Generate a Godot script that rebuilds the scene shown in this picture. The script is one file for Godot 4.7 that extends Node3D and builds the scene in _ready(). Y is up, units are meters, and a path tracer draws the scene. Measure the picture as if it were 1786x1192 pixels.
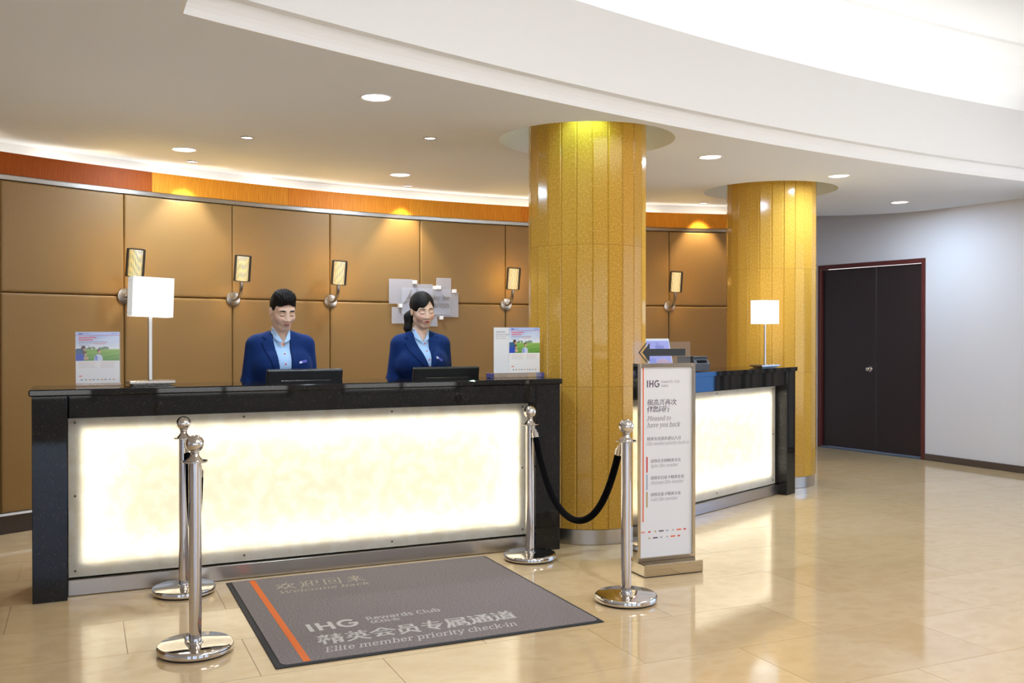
extends Node3D
# Hotel reception: two lit counters before a curved upholstered wall. World: x along the main counter, z towards the viewer.

const WX := 3.789      # centre and radius of the curved wall
const WZ := 0.475
const WR := 9.034
const SX := 8.963      # centre and radius of the soffit edge round the ceiling void
const SZ := 17.703
const SR := 23.578
const CH := 2.763      # height of the low ceiling
const STEP := 5.712    # degrees between wall panel seams
const SEAM := 0.14

var M := {}
var taken := {}

# ------------------------------------------------------------------ mesh builder
class MB:
	var v := PackedVector3Array()
	var n := PackedVector3Array()
	var uv := PackedVector2Array()
	var c := PackedColorArray()
	var col := Color.WHITE
	var colored := false
	var xf := Transform3D()
	func tri(a: Vector3, b: Vector3, d: Vector3, na: Vector3, nb: Vector3, nd: Vector3, ua := Vector2(), ub := Vector2(), ud := Vector2()) -> void:
		var fn := (b - a).cross(d - a)
		if fn.dot(na + nb + nd) > 0.0:
			var t := b; b = d; d = t
			t = nb; nb = nd; nd = t
			var s := ub; ub = ud; ud = s
		for p in [a, b, d]:
			v.append(xf * p)
			c.append(col)
		for q in [na, nb, nd]:
			n.append((xf.basis * q).normalized())
		uv.append(ua); uv.append(ub); uv.append(ud)
	func quad(a: Vector3, b: Vector3, d: Vector3, e: Vector3, nn := Vector3.ZERO) -> void:
		if nn == Vector3.ZERO:
			nn = (d - a).cross(b - a).normalized()
		tri(a, b, d, nn, nn, nn, Vector2(0, 0), Vector2(1, 0), Vector2(1, 1))
		tri(a, d, e, nn, nn, nn, Vector2(0, 0), Vector2(1, 1), Vector2(0, 1))
	func quadn(a: Vector3, b: Vector3, d: Vector3, e: Vector3, na: Vector3, nb: Vector3, nd: Vector3, ne: Vector3, ua := Vector2(), ub := Vector2(), ud := Vector2(), ue := Vector2()) -> void:
		tri(a, b, d, na, nb, nd, ua, ub, ud)
		tri(a, d, e, na, nd, ne, ua, ud, ue)
	func box(lo: Vector3, hi: Vector3, bev := 0.0) -> void:
		# a box whose edges and corners are chamfered by bev
		var m := (lo + hi) / 2.0
		var h := (hi - lo) / 2.0
		bev = minf(bev, minf(h.x, minf(h.y, h.z)) * 0.98)
		for ax in 3:
			var u := (ax + 1) % 3
			var w := (ax + 2) % 3
			for s in [-1.0, 1.0]:
				var nn := Vector3(); nn[ax] = s
				var ps := []
				for k in [[-1, -1], [1, -1], [1, 1], [-1, 1]]:
					var p := Vector3()
					p[ax] = s * h[ax]; p[u] = k[0] * (h[u] - bev); p[w] = k[1] * (h[w] - bev)
					ps.append(m + p)
				quad(ps[0], ps[1], ps[2], ps[3], nn)
		if bev <= 0.0:
			return
		for ax in 3:
			var u := (ax + 1) % 3
			var w := (ax + 2) % 3
			for su in [-1.0, 1.0]:
				for sw in [-1.0, 1.0]:
					var nn := Vector3(); nn[u] = su; nn[w] = sw
					var ps := []
					for k in [[-1, 0], [1, 0], [1, 1], [-1, 1]]:
						var p := Vector3()
						p[ax] = k[0] * (h[ax] - bev)
						p[u] = su * (h[u] - (bev if k[1] == 1 else 0.0))
						p[w] = sw * (h[w] - (bev if k[1] == 0 else 0.0))
						ps.append(m + p)
					quad(ps[0], ps[1], ps[2], ps[3], nn.normalized())
		for sx in [-1.0, 1.0]:
			for sy in [-1.0, 1.0]:
				for sz in [-1.0, 1.0]:
					var s := Vector3(sx, sy, sz)
					var nn := s.normalized()
					tri(m + s * Vector3(h.x, h.y - bev, h.z - bev), m + s * Vector3(h.x - bev, h.y, h.z - bev), m + s * Vector3(h.x - bev, h.y - bev, h.z), nn, nn, nn)
	func lathe(prof: Array, seg := 32, crease := 40.0, a0 := 0.0, a1 := TAU) -> void:
		# prof: Vector2(radius, height) from bottom to top; sharp corners stay sharp
		var k := prof.size()
		var sn := []
		for i in k - 1:
			var d: Vector2 = prof[i + 1] - prof[i]
			sn.append(Vector2(d.y, -d.x).normalized())
		for i in k - 1:
			var n0: Vector2 = sn[i]
			var n1: Vector2 = sn[i]
			if i > 0 and absf(rad_to_deg(sn[i].angle_to(sn[i - 1]))) < crease:
				n0 = (sn[i] + sn[i - 1]).normalized()
			if i < k - 2 and absf(rad_to_deg(sn[i].angle_to(sn[i + 1]))) < crease:
				n1 = (sn[i] + sn[i + 1]).normalized()
			for j in seg:
				var t0 := lerpf(a0, a1, float(j) / seg)
				var t1 := lerpf(a0, a1, float(j + 1) / seg)
				var e0 := Vector3(sin(t0), 0, cos(t0))
				var e1 := Vector3(sin(t1), 0, cos(t1))
				var p: Vector2 = prof[i]
				var q: Vector2 = prof[i + 1]
				quadn(e0 * p.x + Vector3.UP * p.y, e1 * p.x + Vector3.UP * p.y, e1 * q.x + Vector3.UP * q.y, e0 * q.x + Vector3.UP * q.y, e0 * n0.x + Vector3.UP * n0.y, e1 * n0.x + Vector3.UP * n0.y, e1 * n1.x + Vector3.UP * n1.y, e0 * n1.x + Vector3.UP * n1.y, Vector2(float(j) / seg, p.y), Vector2(float(j + 1) / seg, p.y), Vector2(float(j + 1) / seg, q.y), Vector2(float(j) / seg, q.y))
	func tube(pts: Array, radii: Array, seg := 12, caps := true) -> void:
		var k := pts.size()
		var fr := []
		var up := Vector3(0.13, 0.2, 0.97)
		for i in k:
			var t: Vector3 = (pts[mini(i + 1, k - 1)] - pts[maxi(i - 1, 0)]).normalized()
			var a := up - t * up.dot(t)
			if a.length() < 0.01:
				a = Vector3.RIGHT - t * t.x
			a = a.normalized()
			up = a
			fr.append([a, t.cross(a), t])
		for i in k - 1:
			for j in seg:
				var t0 := TAU * j / seg
				var t1 := TAU * (j + 1) / seg
				var n00: Vector3 = fr[i][0] * cos(t0) + fr[i][1] * sin(t0)
				var n01: Vector3 = fr[i][0] * cos(t1) + fr[i][1] * sin(t1)
				var n10: Vector3 = fr[i + 1][0] * cos(t0) + fr[i + 1][1] * sin(t0)
				var n11: Vector3 = fr[i + 1][0] * cos(t1) + fr[i + 1][1] * sin(t1)
				var r0: float = radii[mini(i, radii.size() - 1)]
				var r1: float = radii[mini(i + 1, radii.size() - 1)]
				quadn(pts[i] + n00 * r0, pts[i] + n01 * r0, pts[i + 1] + n11 * r1, pts[i + 1] + n10 * r1, n00, n01, n11, n10)
		if caps:
			for e in [0, k - 1]:
				var nn: Vector3 = fr[e][2] * (-1.0 if e == 0 else 1.0)
				var r: float = radii[mini(e, radii.size() - 1)]
				for j in seg:
					var t0 := TAU * j / seg
					var t1 := TAU * (j + 1) / seg
					tri(pts[e], pts[e] + (fr[e][0] * cos(t0) + fr[e][1] * sin(t0)) * r, pts[e] + (fr[e][0] * cos(t1) + fr[e][1] * sin(t1)) * r, nn, nn, nn)
	func prism(poly: PackedVector2Array, z0: float, z1: float) -> void:
		# polygon in the x-y plane between two depths
		var ix := Geometry2D.triangulate_polygon(poly)
		for i in range(0, ix.size(), 3):
			for s in [[z1, 1.0], [z0, -1.0]]:
				var a := poly[ix[i]]; var b := poly[ix[i + 1]]; var d := poly[ix[i + 2]]
				var nn := Vector3(0, 0, s[1])
				tri(Vector3(a.x, a.y, s[0]), Vector3(b.x, b.y, s[0]), Vector3(d.x, d.y, s[0]), nn, nn, nn, a, b, d)
		var area := 0.0
		for i in poly.size():
			area += poly[i].cross(poly[(i + 1) % poly.size()])
		for i in poly.size():
			var a := poly[i]; var b := poly[(i + 1) % poly.size()]
			var e := b - a
			var nn := Vector3(e.y, -e.x, 0).normalized() * signf(area)
			if e.length() > 1e-6:
				quad(Vector3(a.x, a.y, z0), Vector3(b.x, b.y, z0), Vector3(b.x, b.y, z1), Vector3(a.x, a.y, z1), nn)
	func arc(cx: float, cz: float, prof: Array, a0: float, a1: float, seg: int, closed := true) -> void:
		# a profile of Vector2(radius, height) swept round a vertical axis, angles in degrees from -z towards +x
		var k := prof.size()
		var area := 0.0
		for i in k:
			area += (prof[i] as Vector2).cross(prof[(i + 1) % k])
		var m := k if closed else k - 1
		var run := 0.0
		for i in m:
			var p: Vector2 = prof[i]
			var q: Vector2 = prof[(i + 1) % k]
			var d := q - p
			var nn := Vector2(d.y, -d.x).normalized() * (signf(area) if closed else 1.0)
			for j in seg:
				var t0 := deg_to_rad(lerpf(a0, a1, float(j) / seg))
				var t1 := deg_to_rad(lerpf(a0, a1, float(j + 1) / seg))
				var e0 := Vector3(sin(t0), 0, -cos(t0))
				var e1 := Vector3(sin(t1), 0, -cos(t1))
				var o := Vector3(cx, 0, cz)
				quadn(o + e0 * p.x + Vector3.UP * p.y, o + e1 * p.x + Vector3.UP * p.y, o + e1 * q.x + Vector3.UP * q.y, o + e0 * q.x + Vector3.UP * q.y, e0 * nn.x + Vector3.UP * nn.y, e1 * nn.x + Vector3.UP * nn.y, e1 * nn.x + Vector3.UP * nn.y, e0 * nn.x + Vector3.UP * nn.y, Vector2(t0 * p.x, run), Vector2(t1 * p.x, run), Vector2(t1 * p.x, run + d.length()), Vector2(t0 * p.x, run + d.length()))
			run += d.length()
		if closed:
			for s in [a0, a1]:
				var t := deg_to_rad(s)
				var e := Vector3(sin(t), 0, -cos(t))
				var nn := Vector3(cos(t), 0, sin(t)) * (-1.0 if s == a0 else 1.0)
				var poly := PackedVector2Array(prof)
				var ix := Geometry2D.triangulate_polygon(poly)
				for i in range(0, ix.size(), 3):
					var ps := []
					for q in 3:
						ps.append(Vector3(cx, 0, cz) + e * poly[ix[i + q]].x + Vector3.UP * poly[ix[i + q]].y)
					tri(ps[0], ps[1], ps[2], nn, nn, nn)
	func ball(o: Vector3, r: Vector3, seg := 16, rings := 10) -> void:
		for i in rings:
			for j in seg:
				var q := []
				for k in [[i, j], [i, j + 1], [i + 1, j + 1], [i + 1, j]]:
					var la: float = PI * k[0] / rings - PI / 2
					var lo: float = TAU * k[1] / seg
					q.append(Vector3(cos(la) * sin(lo), sin(la), cos(la) * cos(lo)))
				quadn(o + q[0] * r, o + q[1] * r, o + q[2] * r, o + q[3] * r, (q[0] / r).normalized(), (q[1] / r).normalized(), (q[2] / r).normalized(), (q[3] / r).normalized())
	func mesh() -> ArrayMesh:
		var a := []
		a.resize(Mesh.ARRAY_MAX)
		a[Mesh.ARRAY_VERTEX] = v
		a[Mesh.ARRAY_NORMAL] = n
		a[Mesh.ARRAY_TEX_UV] = uv
		if colored:
			a[Mesh.ARRAY_COLOR] = c
		var m := ArrayMesh.new()
		m.add_surface_from_arrays(Mesh.PRIMITIVE_TRIANGLES, a)
		return m

# ------------------------------------------------------------------ scene helpers
func numbered(called: String) -> String:
	var k: int = taken.get(called, 0)
	taken[called] = k + 1
	return called if k == 0 else "%s_%03d" % [called, k]

func thing(called: String, label: String, category: String, at := Vector3.ZERO, turn := 0.0, group := "") -> Node3D:
	var o := Node3D.new()
	o.name = numbered(called)
	add_child(o)
	o.position = at
	o.rotation.y = deg_to_rad(turn)
	tag(o, label, category, group)
	return o

func tag(o: Node, label: String, category: String, group := "") -> void:
	o.set_meta("label", label)
	o.set_meta("category", category)
	if group:
		o.set_meta("group", group)

func put(called: String, b, m: Material, parent: Node = null) -> MeshInstance3D:
	var o := MeshInstance3D.new()
	o.mesh = b.mesh() if b is MB else b
	o.material_override = m
	if parent == null:
		o.name = numbered(called)
		add_child(o)
	else:
		o.name = called
		parent.add_child(o, true)
	return o

func structure(called: String, label := "", category := "") -> Node3D:
	var o := Node3D.new()
	o.name = called
	o.set_meta("kind", "structure")
	if label:
		o.set_meta("label", label)
		o.set_meta("category", category)
	add_child(o)
	return o

func wall_at(deg: float, r: float, y := 0.0) -> Vector3:
	return Vector3(WX + r * sin(deg_to_rad(deg)), y, WZ - r * cos(deg_to_rad(deg)))

func area(called: String, at: Vector3, towards: Vector3, size: Vector2, energy: float, color := Color.WHITE, parent: Node = null) -> AreaLight3D:
	var l := AreaLight3D.new()
	l.name = called
	(self if parent == null else parent).add_child(l, true)
	l.area_size = size
	l.light_energy = energy
	l.light_color = color
	l.area_range = 30.0
	l.area_attenuation = 2.0
	l.shadow_enabled = true
	var up := Vector3.UP if absf(towards.normalized().y) < 0.95 else Vector3.FORWARD
	l.transform = Transform3D(Basis.looking_at(towards, up), at)
	return l

func spot(at: Vector3, towards: Vector3, energy: float, angle: float, color := Color.WHITE, size := 0.02, parent: Node = null) -> SpotLight3D:
	var l := SpotLight3D.new()
	l.name = "spot_lamp"
	(self if parent == null else parent).add_child(l, true)
	l.light_energy = energy
	l.light_color = color
	l.spot_range = 30.0
	l.spot_angle = angle
	l.spot_angle_attenuation = 0.6
	l.spot_attenuation = 2.0
	l.light_size = size
	l.shadow_enabled = true
	l.transform = Transform3D(Basis.looking_at(towards, Vector3.FORWARD if absf(towards.normalized().y) > 0.95 else Vector3.UP), at)
	return l

func omni(at: Vector3, energy: float, color: Color, size: float, parent: Node = null) -> OmniLight3D:
	var l := OmniLight3D.new()
	l.name = "bulb_lamp"
	(self if parent == null else parent).add_child(l, true)
	l.light_energy = energy
	l.light_color = color
	l.omni_range = 30.0
	l.omni_attenuation = 2.0
	l.light_size = size
	l.shadow_enabled = true
	l.position = at
	return l

func mat(key: String, color: Color, rough := 0.6, metal := 0.0, spec := 0.5) -> StandardMaterial3D:
	var m := StandardMaterial3D.new()
	m.resource_name = key
	m.albedo_color = color
	m.roughness = rough
	m.metallic = metal
	m.metallic_specular = spec
	M[key] = m
	return m

func glow(key: String, color: Color, energy: float) -> StandardMaterial3D:
	var m := mat(key, Color(0.9, 0.9, 0.9), 0.6)
	m.emission_enabled = true
	m.emission = color
	m.emission_energy_multiplier = energy
	return m

func noise_tex(sd: int, freq: float, ramp: Array, size := Vector2i(512, 512), kind := FastNoiseLite.TYPE_SIMPLEX_SMOOTH, octaves := 5, domain := 0.0) -> NoiseTexture2D:
	var f := FastNoiseLite.new()
	f.seed = sd
	f.frequency = freq
	f.noise_type = kind
	f.fractal_octaves = octaves
	if domain > 0.0:
		f.domain_warp_enabled = true
		f.domain_warp_amplitude = domain
		f.domain_warp_frequency = freq
	var g := Gradient.new()
	var off := PackedFloat32Array()
	var cs := PackedColorArray()
	for r in ramp:
		off.append(r[0])
		cs.append(r[1])
	g.offsets = off
	g.colors = cs
	var t := NoiseTexture2D.new()
	t.width = size.x
	t.height = size.y
	t.seamless = true
	t.noise = f
	t.color_ramp = g
	return t

func tri_map(m: StandardMaterial3D, t: Texture2D, sc: Vector3, world := true) -> void:
	m.albedo_texture = t
	m.uv1_triplanar = true
	m.uv1_world_triplanar = world
	m.uv1_scale = sc

# ------------------------------------------------------------------ start
func _ready() -> void:
	var cam := Camera3D.new()
	cam.name = "camera"
	add_child(cam)
	cam.fov = 39.57
	cam.near = 0.05
	cam.far = 80.0
	cam.position = Vector3(0, 1.4, 0)
	cam.rotation_degrees = Vector3(-0.45, -24.38, 0)
	cam.current = true
	var sky := ProceduralSkyMaterial.new()
	sky.sky_top_color = Color(0.36, 0.55, 0.80)
	sky.sky_horizon_color = Color(0.76, 0.83, 0.90)
	sky.ground_bottom_color = Color(0.86, 0.86, 0.86)
	sky.ground_horizon_color = Color(0.88, 0.89, 0.90)
	sky.sky_energy_multiplier = 2.0
	sky.ground_energy_multiplier = 2.3
	var env := Environment.new()
	env.background_mode = Environment.BG_SKY
	env.sky = Sky.new()
	env.sky.sky_material = sky
	env.tonemap_mode = Environment.TONE_MAPPER_LINEAR
	env.tonemap_exposure = 1.0
	env.sdfgi_enabled = true
	env.ssao_enabled = true
	env.ssil_enabled = true
	var we := WorldEnvironment.new()
	we.name = "environment"
	we.environment = env
	add_child(we)
	# unseen luminous panels in the high ceiling, placed to light the lobby below
	for p in [Vector3(2.6, 3.97, 1.6), Vector3(6.2, 3.97, 1.6), Vector3(2.6, 3.97, -1.4), Vector3(6.2, 3.97, -1.4)]:
		area("unseen_panel_lamp", p, Vector3.DOWN, Vector2(1.7, 1.7), 4.8, Color(0.97, 0.985, 1.0))
	# light strips lying in the cove behind the fascia
	for k in 8:
		var a := deg_to_rad(-20.0 + 2.5 * k)
		var q := Vector3(SX + (SR + 0.12) * sin(a), 3.22, SZ - (SR + 0.12) * cos(a))
		area("cove_lamp", q, Vector3(0.3 * sin(a), 1.0, -0.3 * cos(a)), Vector2(1.0, 0.08), 0.28, Color(1.0, 0.985, 0.95))
	# strip on top of the timber band, washing the ceiling edge
	for k in 9:
		var a := SEAM + STEP * (k - 6.0 + 0.5)
		area("band_lamp", wall_at(a, WR + 0.085, 2.665), Vector3.UP, Vector2(0.86, 0.03), 0.04, Color(1.0, 0.93, 0.80))

	make_materials()
	make_shell()
	make_wall()
	make_soffit()
	make_column(Vector3(3.237, 0, -5.864), "nearer gold stone column between the two reception counters", true)
	make_column(Vector3(5.931, 0, -7.164), "farther gold stone column behind the right counter, beside the dark doors", false)
	make_counters()
	make_downlights()
	make_sconces()
	make_wall_logo()
	make_counter_things()
	make_barriers()
	make_mat()
	make_sign()
	make_people()

func make_materials() -> void:
	mat("paint", Color8(229, 231, 234), 0.85, 0.0, 0.3)
	mat("wall_paint", Color8(217, 216, 221), 0.7, 0.0, 0.3)
	mat("steel", Color8(190, 184, 176), 0.28, 1.0)
	mat("chrome", Color8(214, 208, 202), 0.06, 1.0)
	mat("mirror_steel", Color8(206, 196, 178), 0.07, 1.0)
	mat("nickel", Color8(176, 166, 154), 0.26, 1.0)
	mat("dark_steel", Color8(120, 112, 106), 0.3, 1.0)
	mat("black_plastic", Color8(22, 22, 25), 0.45)
	mat("dark_plastic", Color8(52, 54, 60), 0.5)
	mat("rubber", Color8(38, 38, 40), 0.8)
	mat("velvet", Color8(8, 8, 10), 0.9, 0.0, 0.2)
	mat("white_plastic", Color8(236, 236, 240), 0.4)
	mat("grout", Color8(158, 130, 94), 0.7)
	mat("seam_brown", Color8(70, 45, 22), 0.9)
	mat("core", Color8(110, 78, 28), 0.6)
	mat("lightbox_white", Color8(240, 236, 228), 0.8)
	mat("door_wood", Color8(44, 32, 32), 0.35)
	mat("door_frame", Color8(92, 40, 36), 0.4)
	mat("threshold", Color8(110, 122, 140), 0.4, 0.6)
	mat("baseboard_brown", Color8(94, 82, 74), 0.35, 0.3)
	mat("skirting_dark", Color8(66, 56, 50), 0.35)
	mat("orange", Color8(222, 104, 14), 0.7)
	mat("mat_print", Color8(192, 186, 180), 0.85)
	mat("mat_print_worn", Color8(170, 158, 138), 0.85)
	mat("paper", Color8(226, 226, 230), 0.3)
	mat("ink", Color8(96, 78, 98), 0.6)
	mat("ink_soft", Color8(138, 128, 138), 0.6)
	mat("ink_pale", Color8(180, 172, 180), 0.6)
	mat("red", Color8(206, 52, 56), 0.6)
	mat("blue_grey", Color8(160, 168, 190), 0.6)
	mat("gold", Color8(176, 152, 96), 0.6)
	mat("sign_orange", Color8(232, 106, 62), 0.6)
	mat("arrow_dark", Color8(44, 48, 54), 0.4)
	mat("letter_grey", Color8(148, 142, 140), 0.4, 0.5)
	mat("screw", Color8(120, 110, 92), 0.4, 0.8)
	mat("white_frame", Color8(206, 216, 220), 0.4)
	glow("lamp_disc", Color(1, 1, 1), 4.0)
	glow("strip", Color(1.0, 0.95, 0.85), 1.2)
	glow("shade_white", Color(0.98, 1.0, 1.0), 0.40)
	glow("diffuser", Color(1.0, 0.86, 0.55), 1.6)
	glow("led_sheet", Color(1.0, 0.96, 0.88), 0.8)
	glow("panel_glow", Color(1.0, 0.98, 0.95), 2.0)
	var g := mat("acrylic", Color(0.95, 0.97, 1.0, 0.035), 0.03)
	g.transparency = BaseMaterial3D.TRANSPARENCY_ALPHA
	g = mat("window_glass", Color(0.9, 0.95, 1.0, 0.04), 0.02)
	g.transparency = BaseMaterial3D.TRANSPARENCY_ALPHA
	g = mat("frosted", Color(0.80, 0.80, 0.84, 0.42), 0.5)
	g.transparency = BaseMaterial3D.TRANSPARENCY_ALPHA
	g = mat("backlit_stone", Color8(248, 245, 238), 0.35)
	g.backlight_enabled = true
	g.backlight = Color(1.0, 1.0, 1.0)
	tri_map(g, noise_tex(5, 0.012, [[0.0, Color8(244, 240, 231)], [0.42, Color8(248, 245, 238)], [0.58, Color8(252, 250, 246)], [0.75, Color8(254, 254, 252)], [1.0, Color8(245, 241, 232)]], Vector2i(512, 512), FastNoiseLite.TYPE_SIMPLEX_SMOOTH, 5, 30.0), Vector3(1.4, 1.4, 1.4))
	# polished beige marble in three tones
	var ft := noise_tex(11, 0.006, [[0.0, Color8(206, 178, 136)], [0.40, Color8(210, 183, 142)], [0.62, Color8(213, 187, 147)], [1.0, Color8(204, 176, 133)]], Vector2i(1024, 1024), FastNoiseLite.TYPE_SIMPLEX_SMOOTH, 6, 40.0)
	for k in 3:
		var m := mat("marble_%d" % k, [Color(1, 1, 1), Color(0.98, 0.975, 0.965), Color(0.985, 0.98, 0.965)][k], 0.075, 0.0, 0.55)
		tri_map(m, ft, Vector3(0.55, 0.55, 0.85))
		m.uv1_offset = Vector3(0.31 * k, 0.17 * k, 0.43 * k)
	# honey coloured stone for the columns
	var ot := noise_tex(23, 0.035, [[0.0, Color8(164, 120, 38)], [0.30, Color8(186, 142, 52)], [0.60, Color8(197, 153, 62)], [0.78, Color8(206, 167, 84)], [0.9, Color8(220, 190, 124)], [1.0, Color8(232, 210, 156)]], Vector2i(512, 512), FastNoiseLite.TYPE_SIMPLEX_SMOOTH, 6, 6.0)
	for k in 3:
		var m := mat("onyx_%d" % k, [Color(1, 1, 1), Color(0.97, 0.965, 0.95), Color(1.0, 0.985, 0.965)][k], 0.12, 0.0, 0.38)
		tri_map(m, ot, Vector3(5.0, 3.4, 5.0))
		m.uv1_offset = Vector3(0.37 * k, 0.21 * k, 0.11 * k)
	# timber veneer of the band, upright grain
	var wt := noise_tex(31, 0.03, [[0.0, Color8(186, 112, 34)], [0.5, Color8(212, 140, 46)], [1.0, Color8(230, 164, 66)]], Vector2i(512, 512), FastNoiseLite.TYPE_SIMPLEX_SMOOTH, 4)
	for k in 3:
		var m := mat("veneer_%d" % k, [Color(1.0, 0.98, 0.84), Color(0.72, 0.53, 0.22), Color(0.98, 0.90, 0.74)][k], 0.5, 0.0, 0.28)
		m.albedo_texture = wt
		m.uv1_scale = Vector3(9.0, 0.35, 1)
	# black granite with bright flecks
	var gi := Image.create(512, 512, false, Image.FORMAT_RGB8)
	gi.fill(Color8(26, 25, 24))
	var rng := RandomNumberGenerator.new()
	rng.seed = 7
	for k in 9000:
		var b := rng.randf()
		var cc := Color8(46, 45, 43) if b < 0.74 else (Color8(92, 90, 84) if b < 0.94 else Color8(176, 172, 162))
		var x := rng.randi_range(0, 510)
		var y := rng.randi_range(0, 510)
		gi.set_pixel(x, y, cc)
		if b > 0.9:
			gi.set_pixel(x + 1, y, cc.darkened(0.3))
	tri_map(mat("granite", Color(1, 1, 1), 0.035, 0.0, 0.42), ImageTexture.create_from_image(gi), Vector3(1.6, 1.6, 1.6))
	# upholstery woven in fine zigzags
	var ai := Image.create(256, 256, false, Image.FORMAT_RGB8)
	var hi := Image.create(256, 256, false, Image.FORMAT_RGB8)
	for y in 256:
		for x in 256:
			var fx := fposmod(x / 64.0, 1.0)
			var zig := absf(fx * 2.0 - 1.0)
			var ph := fposmod(y / 32.0 + zig * 1.0, 1.0)
			var w := 0.5 + 0.5 * cos(TAU * ph)
			w = clampf(w * 1.3 - 0.15, 0.0, 1.0)
			var t := 0.06 * (rng.randf() - 0.5) + 0.03 * sin(x * 1.57)
			var base := Color8(128, 96, 51).lerp(Color8(149, 116, 66), clampf(w + t * 2.0, 0.0, 1.0))
			ai.set_pixel(x, y, base)
			hi.set_pixel(x, y, Color(w, w, w))
	var fm := mat("fabric", Color(1, 1, 1), 0.5, 0.0, 0.45)
	fm.albedo_texture = ImageTexture.create_from_image(ai)
	fm.heightmap_enabled = true
	fm.heightmap_texture = ImageTexture.create_from_image(hi)
	fm.heightmap_scale = 0.03
	fm.uv1_scale = Vector3(1.0 / 0.12, 1.0 / 0.092, 1)
	# mat pile
	var mt := noise_tex(41, 0.05, [[0.0, Color8(114, 105, 104)], [0.5, Color8(132, 123, 121)], [1.0, Color8(147, 137, 133)]], Vector2i(512, 512), FastNoiseLite.TYPE_SIMPLEX, 5)
	tri_map(mat("pile", Color(1, 1, 1), 0.95, 0.0, 0.2), mt, Vector3(2.5, 2.5, 2.5))

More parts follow.
